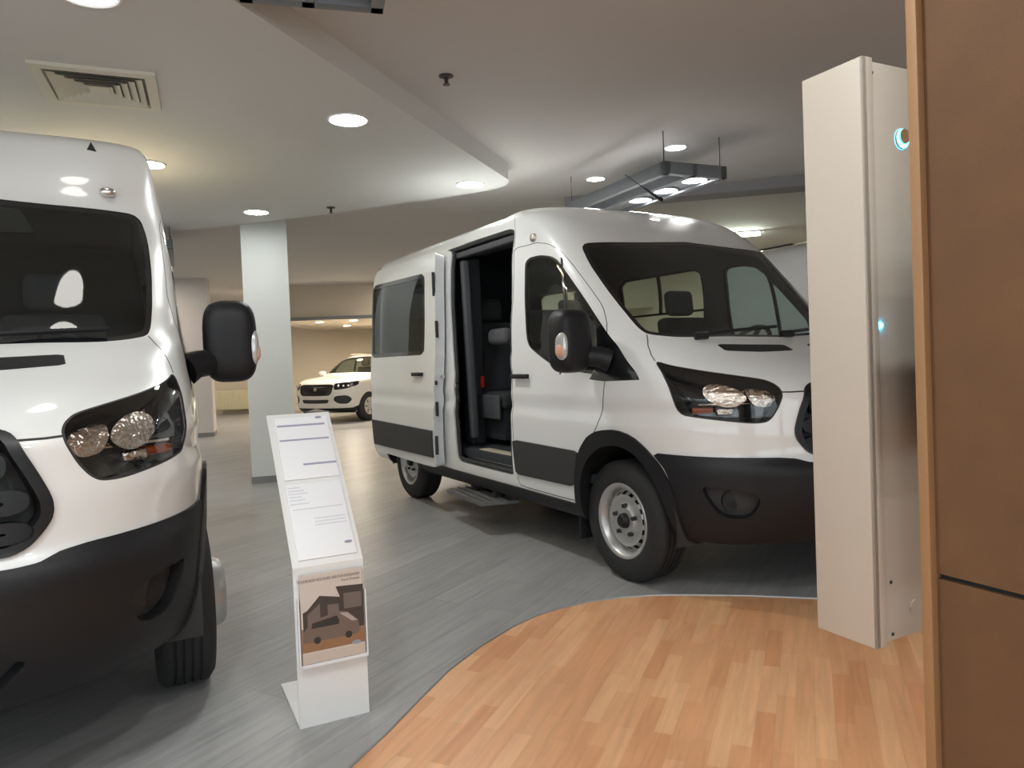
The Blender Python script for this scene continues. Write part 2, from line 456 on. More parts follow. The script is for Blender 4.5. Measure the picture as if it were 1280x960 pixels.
FRONT_LIP = [(-.375,.30),(-.38,.45),(-.36,.6),(-.303,.748),(-.226,.829),(-.16,.865),(-.086,.890),(.06,.905),(.19,.878),(.284,.818),(.345,.765),(.43,.66),(.475,.54),(.48,.42),(.47,.30)]
DOOR = [(-1.15,2.10),(-1.159,1.586),(-1.155,1.316),(-1.127,.774),(-1.10,.47),(-1.075,.425),(-.40,.42),(-.375,.44),(-.36,.537),(-.305,.744),(-.125,.892),(-.057,1.056),(-.044,1.179),(-.046,1.352),(-.086,1.518),(-.15,1.63),(-.268,1.75),(-.447,1.92),(-.57,2.02),(-.70,2.085),(-.85,2.115),(-1.10,2.118)]
DWIN = [(-.985,1.98),(-.96,2.01),(-.914,2.025),(-.80,2.025),(-.655,2.0),(-.571,1.96),(-.401,1.801),(-.221,1.625),(.205,1.20),(-.031,1.212),(-.511,1.256),(-.669,1.305),(-.838,1.377),(-.90,1.41),(-.935,1.46),(-.955,1.54),(-.978,1.75)]
VENT = [(.40,.555,1.36),(.475,.565,1.335),(.55,.36,1.335),(.56,.10,1.335),(.485,.10,1.365),(.455,.36,1.37)]
FOGP = [(.60,.885,.635),(.66,.86,.63),(.73,.82,.632),(.84,.72,.60),(.83,.73,.53),(.79,.76,.47),(.69,.85,.475),(.63,.878,.56)]
REAR = -3.30

HEADS = ('head', 'main_refl', 'inner_refl')
def van_half(rows, opened, coarse=False):
    S = Surf(rows); K = Skin(S, grid=(.05, .2, .3, .06) if coarse else (.030, .08, .12, .030))
    ol = K.outline
    # dark seams
    K.strip('gap', [(.137,.838,1.444),(.20,.885,1.38),(.255,.91,1.325),(.293,.916,1.291)], .006)
    K.strip('gap', [(.86,.58,1.118),(.885,.53,1.117),(.905,.44,1.113)], .008)
    K.strip('gap', [(-1.147,2.13),(-1.17,2.25),(-1.25,2.36),(-1.33,2.42)], .005)
    # side mouldings and sills
    if not opened: K.add('mould0', ol([(-1.20,.75),(-2.88,.75),(-2.88,.51),(-1.20,.51)], 0))
    K.add('mould1', ol([(-3.78,.75),(-4.1,.75),(-4.1,.51),(-3.78,.51)], 0))
    K.add('sill', ol([('v',1.0,0),(-.35,.402),(-1.1,.409),(-2.88,.415),('v',1.72,0)], 0))
    # left windows of the load space
    for i, (x0, x1) in enumerate(((-2.36, -1.22), (-3.85, -2.56))):
        if coarse or opened: continue
        w = ol([(x0,2.06),(x1,2.06),(x1,1.42),(x0,1.42)], 2, .08)
        K.add('wf%d' % i, w); K.add('win%d' % i, inset(w, .035))
        if i == 0: K.add('wf0', ol([(x0,1.70),(x1,1.70),(x1,1.68),(x0,1.68)], 0)); K.add('wf0', ol([(-1.80,2.05),(-1.77,2.05),(-1.77,1.69),(-1.80,1.69)], 0))
    # rear arch
    rl = [(x + REAR - .07, z) for x, z in FRONT_LIP]; rh = [(x + REAR - .07, z) for x, z in FRONT_HOLE]
    K.add('lip1', ol(rl, 1)); K.add('hole', ol(rh, 1))
    # front door
    d = ol(DOOR, 2, .15)
    K.add('gap', inset(d, -.006)); K.add('door', d)
    K.add('door_moulding', ol([(-1.125,.752),(-.318,.742),(-.375,.513),(-1.105,.508)], 1, .06))
    dw = ol(DWIN, 2, .2)
    K.add('door_frit', dw)
    dg = inset(dw, .022); K.add('door_glass', dg)
    K.add('door_frit', ol([(-.555,1.98),(-.535,1.98),(-.50,1.22),(-.52,1.22)], 0))
    K.add('door_frit', ol([(-.20,1.60),(.24,1.19),(-.05,1.18),(-.19,1.19)], 0))
    # nose
    K.add('bumper', ol(BUMP, 1, .15))
    K.add('lip0', ol(FRONT_LIP, 1)); K.add('hole', ol(FRONT_HOLE, 1))
    f = ol(FOGP, 2); K.add('fog', f)
    K.add('intake', ol([('s',0,.50),('s',.40,.50),('s',.46,.48),('s',.38,.40),('s',0,.39)], 1, .15))
    h = ol(HEAD, 2, .2); K.add('gap', inset(h, -.007)); K.add('head', h)
    K.add('main_refl', ol([('s', .795 + .075 * math.cos(t), 1.115 + .078 * math.sin(t)) for t in np.linspace(0, 2 * PI, 20)[:-1]], 1))
    K.add('inner_refl', ol([('s',.600,1.150),('s',.70,1.172),('s',.718,1.11),('s',.70,1.045),('s',.63,1.035),('s',.588,1.09)], 2, .2))
    g = ol(GRILLE, 1, .2); K.add('grille_rim', g); K.add('grille', inset(g, .028))
    for zt, zb, ye in ((1.09, .995, .435), (.975, .895, .488), (.88, .812, .490)):
        r = ol([('s',0,zt),('s',ye-.06,zt),('s',ye-.012,zt-.012),('s',ye,(zt+zb)/2),('s',ye-.012,zb+.012),('s',ye-.06,zb),('s',0,zb)], 1)
        K.add('bar', r)
        i = ol([('s',0,zt-.026),('s',ye-.10,zt-.026),('s',ye-.055,(zt+zb)/2),('s',ye-.10,zb+.024),('s',0,zb+.024)], 1)
        K.add('grille', i)
    K.add('vent', ol(VENT, 1, .1))
    w = ol(WS, 2, .2); K.add('frit', w)
    wg = w.copy(); wg = inset(w, .03); wg[w[:, 0] < 1e-4, 0] = 0; K.add('windshield', wg)
    if opened:
        K.add('open', ol(OPEN, 2, .12))
    return K.cut()

OPEN = [(-1.195,2.285),(-1.17,2.05),(-1.165,1.586),(-1.163,1.316),(-1.16,.60),(-1.16,.49),(-1.30,.486),(-2.03,.492),(-2.09,.52),(-2.10,.94),(-2.13,1.39),(-2.2,1.8),(-2.23,2.15),(-2.25,2.255),(-2.36,2.282),(-1.9,2.288)]

def wheel(parent, x, y, sg, cz, dual=False):
    """rim with a tyre of its own; the axle lies along y, the outer face looks towards sg"""
    R = .356; W = .225
    b = MB()
    # steel disc with a ring of vent slots
    y0 = y - sg * .115
    if dual:
        b.lathe([(.0, y0 + sg * .150), (.048, y0 + sg * .150), (.072, y0 + sg * .156), (.100, y0 + sg * .168), (.122, y0 + sg * .172), (.138, y0 + sg * .160), (.152, y0 + sg * .128), (.178, y0 + sg * .07)], 'y', (x, 0, cz), 64)
    rings = [(.045, .052), (.078, .052), (.092, .040), (.120, .034), (.148, .046)]
    P = [(r, y0 + sg * (h + .03)) for r, h in rings]
    b.lathe(P, 'y', (x, 0, cz), 64)
    hin = P[-1]; hout = (.178, y0 + sg * .05)
    n = 64; ra = [[b.bm.verts.new((x + r * math.cos(2 * PI * k / n), h, cz + r * math.sin(2 * PI * k / n))) for k in range(n)] for r, h in (hin, ((hin[0] + .006), hin[1]), (hout[0] - .006, hout[1]), hout)]
    fs = []
    for j in range(3):
        for k in range(n):
            if j == 1 and k % 4 in (0, 1): continue
            fs.append(b.bm.faces.new((ra[j][k], ra[j][(k + 1) % n], ra[j + 1][(k + 1) % n], ra[j + 1][k])))
    b._new(fs, True)
    b.lathe([(.178, y0 + sg * .05), (.186, y0 + sg * .07), (.196, y0 + sg * .095), (.205, y0 + sg * .105), (.222, y0 + sg * .108), (.226, y0 + sg * .100), (.214, y0 + sg * .085), (.205, y0 + sg * .0)], 'y', (x, 0, cz), 64)
    b.mi = 1
    b.lathe([(.0, y0 + sg * .02), (.205, y0 + sg * .02)], 'y', (x, 0, cz), 32)
    for k in range(5):
        a = 2 * PI * k / 5 + .3; b.lathe([(.0, P[2][1] + sg * .03), (.012, P[2][1] + sg * .028), (.014, P[2][1] - sg * .005)], 'y', (x + .088 * math.cos(a), 0, cz + .088 * math.sin(a)), 10)
    rim = b.obj('wheel', [M['steel'], M['dark_steel']], parent)
    t = MB(); w = W / 2; yc = y - sg * .115
    prof = [(.205, -w * .80), (.235, -w * .96), (.28, -w), (.325, -w * .95), (.347, -w * .80), (R, -w * .70)]
    for g in (-.42, -.14, .14, .42):
        prof += [(R, w * (g - .05)), (R - .008, w * (g - .04)), (R - .008, w * (g + .04)), (R, w * (g + .05))]
    prof += [(R, w * .70), (.347, w * .80), (.325, w * .95), (.28, w), (.235, w * .96), (.205, w * .80)]
    t.lathe([(r, yc + h) for r, h in prof], 'y', (x, 0, cz), 72, closed=True)
    t.obj('tyre', M['rubber'], rim)
    c = MB()
    hb = P[0][1] if not dual else y0 + sg * .138
    c.lathe([(.0, hb + sg * .035), (.030, hb + sg * .034), (.042, hb + sg * .02), (.048, hb - sg * .01)], 'y', (x, 0, cz), 24)
    c.obj('hub_cap', M['steel'] if dual else M['black'], rim)
    return rim

def mirror(parent, sg):
    hs = MB(); 
    h = ell('mirror', (-.145, sg * 1.185, 1.425), (.105, .117, .188), M['black'], parent, 3.6, Matrix.Rotation(sg * -.10, 3, 'Z'))
    b = MB(); b.tube([(-.03, sg * .975, 1.30), (-.07, sg * 1.03, 1.325), (-.12, sg * 1.12, 1.335)], [.075, .062, .058], 14); b.obj('mirror_arm', M['black'], h)
    ell('turn_signal', (-.095, sg * 1.278, 1.395), (.055, .024, .085), M['signal_clear'], h, 2.6)
    l = ell('signal_lens', (-.088, sg * 1.288, 1.37), (.042, .020, .04), M['amber_soft'], h, 2.6)
    rbox('mirror_glass', (-.246, sg * 1.185, 1.43), (.012, .15, .25), .005, M['chrome_mirror'], h)
    return h

M['grille'] = mat('grille_black', (.007, .007, .008), .38)
M['signal_clear'] = mat('signal_clear', (.62, .62, .62), .15, .4, .5)
M['amber_soft'] = mat('signal_lens_orange', (.75, .42, .30), .2)
M['chrome_mirror'] = mat('mirror_glass', (.6, .6, .6), .02, 1.0)
M['board'] = mat('dashboard_plastic', (.03, .03, .033), .7)

def seat(name, c, w, parent, m, lean=.2):
    x, y, z = c
    s = rbox(name, (x + .22, y, z), (.50, w, .14), .045, m, parent)
    rbox('backrest', (x - .08, y, z + .36), (.12, w * .96, .66), .045, m, s, Matrix.Rotation(-lean, 3, 'Y'))
    rbox('headrest', (x - .17, y, z + .80), (.10, .26, .20), .045, m, s, Matrix.Rotation(-lean * .6, 3, 'Y'))
    b = MB(); b.box((x + .18, y, z - .20), (.40, w * .8, .28), bevel=.02); b.obj('seat_base', M['trim_dark'], s)
    return s

def make_van(name, label, cat, rows, loc, rz, opened=False, lift=0., full=True, dual=False, group=None):
    root = thing(name, label, cat, loc, rz, group)
    KL = van_half(rows, False, not full); KR = van_half(rows, True) if opened else KL
    both = [(KL, 1), (KR, -1)]
    body = skin('body_shell', both, ('paint', 'gap'), [M['paint'], M['gap'], M['trim_dark'], M['jamb']], root, 0, .045, 2, 1, regmat={'gap': 1}, wallmap={'open': 3, 'door': 3})
    # closed roof panel above the last ring
    zt = rows[-1][0]; b = MB()
    K = KL.S; ring = K.P[-1][::4]
    pts = [(p[0], p[1]) for p in ring] + [(p[0], -p[1]) for p in ring[::-1]][1:-1]
    b.prism(pts, zt - .045, zt + .002); b.obj('roof_panel', M['paint'], root)
    ws = skin('windshield', both, ('windshield', 'frit_none'), [M['windshield']], root, -.004)
    skin('glass_border', both, ('frit',), [M['frit']], ws, -.003)
    for sg, K in ((1, KL), (-1, KR)):
        s1 = [(K, sg)]
        skin('sill', s1, ('sill',), [M['black']], root, .012, .05, None, 0)
        if full or sg < 0:
            d = skin('front_door', s1, ('door',), [M['paint'], M['trim_dark']], root, 0, .045, 1, 1)
            skin('door_moulding', s1, ('door_moulding',), [M['moulding']], d, .014, .03, None, 0)
            skin('window_glass', s1, ('door_glass',), [M['window']], d, -.004)
            skin('window_surround', s1, ('door_frit',), [M['gloss_black']], d, -.001, .02, 0, 0)
            b = MB(); hy = sg * 1.045
            b.box((-.985, hy + sg * .006, 1.206), (.20, .022, .034), bevel=.010, seg=3)
            b.box((-1.06, hy - sg * .02, 1.206), (.03, .05, .03)); b.box((-.91, hy - sg * .02, 1.206), (.03, .05, .03))
            b.obj('door_handle', M['black'], d)
        for i in (0, 1):
            sw = skin('side_window', s1, ('win%d' % i,), [M['window']], root, -.004)
            if sw: skin('window_frame', s1, ('wf%d' % i,), [M['frit']], sw, -.003, .02, 0, 0)
        for i in (0, 1): skin('side_moulding', s1, ('mould%d' % i,), [M['moulding']], root, .014, .03, None, 0)
        for i in (0, 1): skin('arch_trim', s1, ('lip%d' % i,), [M['black']], root, .016, .07, None, 0)
        for cx in (.045, REAR - .025):
            a = MB(); pr = []
            for k in range(25):
                t = PI * 1.12 * k / 24 - .06 * PI; pr.append((cx + .44 * math.cos(t), .372 + .445 * math.sin(t)))
            y0, y1 = sg * .50, sg * .965
            lo = [a.bm.verts.new((x, y0, z)) for x, z in pr]; hi = [a.bm.verts.new((x, y1, z)) for x, z in pr]
            fs = [a.bm.faces.new((lo[k], lo[k + 1], hi[k + 1], hi[k])) for k in range(24)] + [a.bm.faces.new(lo)]
            a._new(fs, True); a.obj('wheel_well', M['gap'], root, fixn=False)
        if not full: continue
        # headlight: bucket, reflectors, clear cover
        hl = skin('headlight', s1, HEADS, [M['gloss_black'], M['gap']], root, -.10, -.10, None, 1)
        skin('headlight_lens', s1, HEADS, [M['lens']], hl, -.002)
        ax = Vector((.85, sg * .52, 0)).normalized()
        rot = Vector((1, 0, 0)).rotation_difference(ax).to_matrix()
        skin('main_reflector', s1, ('main_refl',), [M['reflector'], M['gloss_black']], hl, -.045, .05, None, 1)
        skin('inner_reflector', s1, ('inner_refl',), [M['reflector'], M['gloss_black']], hl, -.045, .05, None, 1)
        for c in ((.615, .795, 1.118), (.745, .672, 1.10)):
            q = MB(); q.lathe([(0, .022), (.016, .020), (.026, .010), (.036, -.004)], 'x', (c[0] - .035, sg * (c[1] - .02), c[2]), 24, rot=rot); q.obj('lamp_bulb', M['chrome'], hl)
        rbox('amber_indicator', (.555, sg * .828, 1.022), (.05, .11, .035), .012, M['amber'], hl, rot)
        rbox('lower_reflector', (.64, sg * .755, 1.015), (.05, .09, .04), .012, M['reflector'], hl, rot)
        rbox('lamp_divider', (.62, sg * .745, 1.055), (.07, .27, .010), .004, M['chrome'], hl, rot)
        # fog lamp in its recess
        fg = skin('fog_lamp', s1, ('fog',), [M['gap']], root, -.036)
        q = MB(); q.lathe([(0, .004), (.030, .003), (.047, -.002), (.056, .0), (.058, -.05)], 'x', (.715, sg * .785, .56), 24, rot=rot); q.obj('fog_lens', M['black'], fg)
        skin('hood_vent', s1, ('vent',), [M['black']], root, .004, .02, None, 0)
        mirror(root, sg)
    bp = skin('bumper', both, ('bumper',), [M['black']], root, .010, .05, None, 0)
    if full:
        skin('lower_intake', both, ('intake',), [M['gap']], bp, -.036)
        gr = skin('grille', both, ('grille_rim',), [M['grille']], root, .012, .07, 0, 0)
        skin('grille_mesh', both, ('grille', 'bar'), [M['gap']], gr, -.06)
        skin('grille_bar', both, ('bar',), [M['grille']], gr, -.012, .045, 0, 0)
    # underside and floor
    b = MB(); b.box((-1.95, 0, .35), (4.4, 1.36, .16), bevel=.02); b.box((.38, 0, .35), (.5, 1.1, .12)); b.obj('chassis', M['gap'], root)
    if full:
        b = MB(); b.box((-2.0, 0, .56), (3.9, 1.86, .06)); b.obj('cabin_floor', M['trim_dark'], root)
        # dashboard with steering wheel
        b = MB(); b.prism([(.22, 1.10), (.20, 1.34), (.08, 1.385), (-.12, 1.36), (-.20, 1.28), (-.22, 1.08), (-.05, .90), (.2, .80)], -.78, .78, 'xz'); ds = b.obj('dashboard', M['board'], root)
        b = MB(); c = Vector((-.27, .43, 1.34)); n = Vector((-.80, 0, .60)); u = Vector((0, 1, 0)); w = n.cross(u)
        b.tube([c + .19 * (math.cos(t) * u + math.sin(t) * w) for t in np.linspace(0, 2 * PI, 40)[:-1]], .016, 10, True)
        for t in (0, PI, 1.5 * PI): b.tube([c, c + .19 * (math.cos(t) * u + math.sin(t) * w)], .018, 8)
        b.tube([c, c - n * .22], .035, 10); b.obj('steering_wheel', M['board'], ds)
        seat('driver_seat', (-.80, .44, .92), .48, root, M['seat'])
        seat('passenger_seat', (-.80, -.42, .92), .80, root, M['seat'])
        # wipers
        for y0, y1, x0, x1 in ((-.62, .02, .29, .33), (.05, .70, .33, .22)):
            b = MB(); b.tube([(x0 + .035, y0, 1.432), (.5 * (x0 + x1) + .03, .5 * (y0 + y1), 1.455), (x1 + .0, y1, 1.472)], .011, 6); b.tube([(x0 + .03, y0 - .02, 1.424), (x0 + .06, y0 + .05, 1.426)], .022, 8); b.obj('wiper', M['black'], root)
    for x in (0.015, REAR):
        for sg in (1, -1):
            if not full and sg > 0: continue
            wheel(root, x, sg * (1.03 if dual and x > -1 else .975), sg, .356 - lift, dual)
    for sg in (1, -1):
        b = MB(); b.box((-.395, sg * .88, .30), (.02, .20, .26), bevel=.006); b.obj('mud_flap', M['black'], root)
    return root, KL, KR

# the third van, the left van and the open van
VAN_POSE = (1.4455, 4.7743, -1.04964)
BUS_POSE = (-2.283, 2.733, -1.087)

bus, bL, bR = make_van('minibus', 'high roofed white minibus cut off by the left edge, silver hub bulging past its tyre', 'van', H3, (BUS_POSE[0], BUS_POSE[1], .035), BUS_POSE[2], lift=.035, dual=True)
q = MB()
for sg in (1, -1):
    pass
for sg in (1, -1):
    s, v = bL.S.front(.715, 2.15); p = bL.S.at(s, v); n = bL.S.nrm(s, v)
    ell('clearance_lamp', (p[0] + .012, sg * p[1], p[2] + .0), (.03, .034, .022), M['chrome'], bus, 2.6, n=10)
s, v = bL.S.front(.655, 2.39); p = bL.S.at(s, v)
b = MB(); b.prism([(p[1] - .022, p[2] - .018), (p[1] + .022, p[2] - .018), (p[1], p[2] + .028)], p[0] - .02, p[0] + .012, 'yz'); b.obj('roof_mark', M['black'], bus)

van, KL, KR = make_van('delivery_van', 'white van with its side door slid open and a fold-down step', 'van', H2, (VAN_POSE[0], VAN_POSE[1], 0), VAN_POSE[2], opened=True)

def sliding_door(root, S):
    K = Skin(S, grid=(.2, .06, .3, .03)); ol = K.outline
    K.add('slide', ol([(-3.83,2.05),(-3.83,2.20),(-3.80,2.262),(-3.72,2.27),(-2.42,2.27),(-2.34,2.262),(-2.31,2.20),(-2.245,1.7),(-2.24,1.3),(-2.268,.74),(-2.285,.46),(-2.31,.42),(-3.76,.44),(-3.80,.48),(-3.815,.74),(-3.83,1.3)], 2, .2))
    w = ol([(-3.825,2.125),(-2.50,2.10),(-2.465,1.39),(-3.822,1.385)], 2, .05)
    K.add('sw_frame', w); g = inset(w, .05); K.add('sw_glass', g)
    K.add('slide_mould', ol([(-3.80,.757),(-2.297,.743),(-2.312,.513),(-3.79,.508)], 0))
    K.cut(); s1 = [(K, -1)]; sh = (0, .115, 0)
    d = skin('sliding_door', s1, ('slide', 'slide_mould'), [M['paint'], M['jamb']], root, 0, .085, 1, 1, shift=sh)
    skin('door_window', s1, ('sw_glass',), [M['privacy']], d, -.004, shift=sh)
    skin('window_frame', s1, ('sw_frame',), [M['gloss_black']], d, .001, .03, 0, 0, shift=sh)
    skin('door_moulding', s1, ('slide_mould',), [M['moulding']], d, .014, .02, None, 0, shift=sh)
    y = -1.157
    b = MB(); b.box((-2.56, y - .004, 1.222), (.20, .022, .034), bevel=.010, seg=3); b.box((-2.63, y + .02, 1.222), (.03, .05, .03)); b.box((-2.49, y + .02, 1.222), (.03, .05, .03)); b.obj('door_handle', M['black'], d)
    # hardware on the leading edge of the door
    for z, h, dy in ((1.98, .20, 0), (1.60, .14, 0), (1.15, .035, .0), (.93, .12, 0), (.62, .16, 0)):
        rbox('edge_clip', (-2.235 - (.035 if z < .8 else .0) - (.03 if z > 1.9 else 0), -1.118 + (z > 1.5) * .025, z), (.018, .025, h), .005, M['gap'], d)
    rbox('lock_plate', (-2.24, -1.072, 1.30), (.02, .055, .05), .004, M['label'], d)
    b = MB(); b.lathe([(0, .03), (.02, .028), (.022, 0)], 'x', (-2.245, -1.062, 1.20), 16); b.obj('door_latch', M['steel'], d)
    return d
sliding_door(van, KL.S)

M['step_plate'] = mat('step_plate', (.16, .16, .16), .5, .4)
# doorway: rubber seal, tracks, threshold and step
q = KR.polys[-1][1]
s, v = KR.sv(inset(q, .018)); P = KR.S.at(s, v) - KR.S.nrm(s, v) * .022
b = MB(); b.tube([(p[0], -p[1], p[2]) for p in P[::2]], .017, 8, True); b.obj('door_seal', M['gap'], van)
rbox('upper_track', (-1.72, -.86, 2.215), (1.06, .07, .05), .01, M['trim_grey'], van)
rbox('lower_track', (-1.62, -.955, .50), (.90, .06, .035), .006, M['dark_steel'], van)
rbox('door_sill', (-1.62, -.90, .545), (.92, .05, .05), .006, M['white_plastic'], van)
rbox('sill_plate', (-1.55, -.835, .592), (.80, .09, .012), .003, M['label'], van)
rbox('cabin_pillar', (-2.12, -.85, 1.42), (.06, .07, 1.50), .02, M['trim_grey'], van, Matrix.Rotation(-.05, 3, 'Y'))
rbox('load_pillar', (-2.32, -.72, 1.40), (.16, .14, 1.62), .03, M['trim_dark'], van)
rbox('bulkhead_panel', (-1.05, -.55, 1.10), (.05, .75, 1.15), .03, M['trim_dark'], van)
for y, m in ((-.46, 'seat'), (.45, 'seat')):
    st = seat('passenger_seat', (-2.32, y, .98), .46, van, M[m], .25)
b = MB(); b.box((-2.18, -.71, 1.14), (.035, .03, .10), bevel=.008); b.obj('seat_buckle', M['red'], van)
rbox('seat_armrest', (-2.02, -.60, 1.52), (.30, .12, .14), .05, M['seat_grey'], van)
rbox('seat_side_panel', (-2.10, -.715, .93), (.46, .03, .20), .012, M['trim_grey'], van)
b = MB(); tl = [(-2.14, -1.10), (-1.44, -1.15), (-1.36, -.86), (-2.13, -.76)]
b.prism(tl, .235, .260); b.mi = 1
for j in range(5):
    for k in range(26):
        u = (k + .5) / 26; w = (j + .5) / 5
        px = (tl[0][0] * (1 - u) + tl[1][0] * u) * (1 - w) + (tl[3][0] * (1 - u) + tl[2][0] * u) * w
        py = (tl[0][1] * (1 - u) + tl[1][1] * u) * (1 - w) + (tl[3][1] * (1 - u) + tl[2][1] * u) * w
        b.box((px, py, .264), (.014, .020, .010))
step = b.obj('side_step', [M['step_plate'], M['alu']], van)
for x in (-1.95, -1.58):
    rbox('step_bracket', (x, -.86, .31), (.05, .20, .10), .008, M['dark_steel'], step)
b = MB(); b.tube([(-.62, -.02, 2.43), (-.665, -.02, 2.455), (-.80, -.02, 2.55)], [.016, .010, .006], 8); b.tube([(-.80, -.02, 2.55), (-1.02, -.02, 2.70)], .0035, 6); b.obj('antenna', M['black'], van)
s, v = KL.S.side(-.885, 2.155); p = KL.S.at(s, v)
ell('clearance_lamp', (p[0], -p[1] - .004, p[2]), (.035, .018, .03), M['chrome'], van, 2.6, n=10)

c, s_ = math.cos(VAN_POSE[2]), math.sin(VAN_POSE[2])
far, _, _ = make_van('delivery_van', 'white van parked behind the open van, only its pale side showing beyond the windshield', 'van', H2, (VAN_POSE[0] + c * 1.3 - s_ * 3.75, VAN_POSE[1] + s_ * 1.3 + c * 3.75, 0), VAN_POSE[2], full=False)

# ------------------------------------------------------------------ the car at the back
CAR = [
(.22, .60,.22,-.10,.80,3.0,-3.50),(.27,.74,.27,-.10,.86,3.0,-3.58),(.42,.82,.40,-.10,.90,3.0,-3.62),(.60,.84,.58,-.10,.91,3.0,-3.64),
(.78,.82,.76,-.10,.915,3.0,-3.64),(.90,.76,.88,-.12,.91,3.0,-3.64),(.97,.62,.94,-.2,.90,3.1,-3.62),(1.03,.20,.98,-.4,.885,3.3,-3.60),
(1.07,-.22,1.02,-.7,.87,3.4,-3.58),(1.10,-.30,1.05,-.75,.86,3.4,-3.57),(1.30,-.62,1.27,-1.0,.79,3.4,-3.50),(1.46,-.92,1.43,-1.2,.72,3.3,-3.42),
(1.53,-1.15,1.50,-1.4,.66,3.2,-3.35),(1.56,-1.4,1.54,-1.6,.52,3.0,-3.25),(1.575,-1.7,1.57,-1.8,.30,3.0,-3.1),(1.58,-1.9,1.578,-2.0,.12,3.0,-2.9)]
def make_car(loc, rz):
    root = thing('sport_utility_vehicle', 'white car with a dark grille in the far hall behind the info stand', 'car', loc, rz)
    S = Surf(CAR); K = Skin(S, grid=(.04, .10, .2, .035), flank=3.2); ol = K.outline
    h = [(x * .86 - .01, z * .86 - .02) for x, z in FRONT_HOLE]; h = [(x, max(z, .22)) for x, z in h]
    K.add('windshield', ol([('s',0,1.50),('s',.52,1.475),('s',.66,1.42),('s',.74,1.17),('s',.70,1.105),('s',.35,1.115),('s',0,1.12)], 2, .2))
    w = ol([(-.95,1.40),(-1.30,1.46),(-2.9,1.46),(-3.2,1.36),(-3.2,1.10),(-.75,1.08)], 2, .15); K.add('glass', w)
    for x in (-1.62, -2.5): K.add('frame', ol([(x,1.47),(x+.07,1.47),(x+.07,1.09),(x,1.09)], 0))
    K.add('apron', ol([('s',0,.34),('s',.60,.34),('s',.80,.34),(.30,.40),(.36,.22)], 0))
    K.add('grille', ol([('s',0,.88),('s',.42,.88),('s',.50,.85),('s',.46,.68),('s',.40,.625),('s',0,.62)], 1, .15))
    K.add('intake', ol([('s',0,.535),('s',.40,.54),('s',.36,.455),('s',0,.45)], 1, .15))
    K.add('fog', ol([('s',.54,.62),('s',.76,.63),('s',.82,.54),('s',.76,.43),('s',.60,.44),('s',.50,.52)], 1, .2))
    K.add('head', ol([('s',.50,.90),('s',.64,.91),('s',.86,.94),('s',.875,.85),('s',.74,.775),('s',.51,.75)], 2, .15))
    for cx in (0, -2.7): K.add('hole', ol([(x + cx, z) for x, z in h], 1))
    K.strip('gap', [(-.42,.97),(-.45,.70),(-.52,.35)], .012); K.strip('gap', [(-1.60,1.06),(-1.60,.35)], .012)
    K.cut(); both = [(K, 1), (K, -1)]
    skin('body_shell', both, ('paint', 'gap'), [M['car_paint'], M['gap'], M['trim_dark'], M['trim_dark']], root, 0, .04, 2, 3, regmat={'gap': 1})
    b = MB(); ring = S.P[-1][::4]; b.prism([(p[0], p[1]) for p in ring] + [(p[0], -p[1]) for p in ring[::-1]][1:-1], 1.54, 1.582); b.obj('roof_panel', M['car_paint'], root)
    skin('windshield', both, ('windshield',), [M['window']], root, -.004)
    skin('apron', both, ('apron',), [M['black']], root, .006, .04, None, 0)
    g = skin('grille', both, ('grille',), [M['gloss_black']], root, -.02, .0)
    b = MB(); b.lathe([(0, .01), (.045, .008), (.05, -.01)], 'x', (.80, 0, .77), 20); b.obj('grille_badge', M['chrome'], g)
    for z in (.70, .735, .77, .805):
        rbox('grille_bar', (.795, 0, z), (.02, .70, .012), .003, M['dark_steel'], g)
    skin('lower_intake', both, ('intake',), [M['gap']], root, -.015)
    for sg in (1, -1):
        s1 = [(K, sg)]
        sw = skin('side_window', s1, ('glass',), [M['window']], root, -.004); skin('window_frame', s1, ('frame',), [M['gloss_black']], sw, -.002)
        hd = skin('headlight', s1, ('head',), [M['gloss_black']], root, -.04, -.04, None, 0); skin('headlight_lens', s1, ('head',), [M['lens']], hd, -.002)
        for y, x in ((.60, .70), (.69, .64), (.77, .57)): ell('lamp_bulb', (x, sg * y, .835), (.03, .03, .03), M['chrome'], hd, n=8)
        skin('fog_intake', s1, ('fog',), [M['gap']], root, -.02)
        m = ell('mirror', (-.52, sg * .97, 1.10), (.06, .11, .07), M['car_paint'], root, 2.8, n=10)
        rbox('roof_rail', (-2.1, sg * .58, 1.575), (1.9, .03, .03), .01, M['chrome'], root)
        for cx in (-.01, -2.72):
            b = MB(); b.lathe([(.20, -.10), (.29, -.105), (.335, -.08), (.345, -.06), (.345, .06), (.335, .08), (.29, .105), (.20, .10)], 'y', (cx, sg * .80, .345), 40, closed=True); t = b.obj('tyre', M['rubber'], root)
            b = MB(); b.lathe([(0, sg * .085), (.05, sg * .085), (.06, sg * .07), (.19, sg * .095), (.215, sg * .10), (.22, sg * .06), (.21, -sg * .05)], 'y', (cx, sg * .80, .345), 32)
            r = b.obj('alloy_wheel', M['steel'], t)
            for k in range(6):
                a = k * PI / 3; rbox('wheel_slot', (cx + .135 * math.cos(a), sg * (.80 + .085), .345 + .135 * math.sin(a)), (.09, .012, .03), .008, M['dark_steel'], r, Matrix.Rotation(-a, 3, 'Y'))
            a = MB(); pr = [(cx + .385 * math.cos(t), .345 + .40 * math.sin(t)) for t in np.linspace(-.15, PI + .15, 24)]
            lo = [a.bm.verts.new((x, sg * .45, z)) for x, z in pr]; hi = [a.bm.verts.new((x, sg * .86, z)) for x, z in pr]
            a._new([a.bm.faces.new((lo[k], lo[k + 1], hi[k + 1], hi[k])) for k in range(23)] + [a.bm.faces.new(lo)], True); a.obj('wheel_well', M['gap'], root, fixn=False)
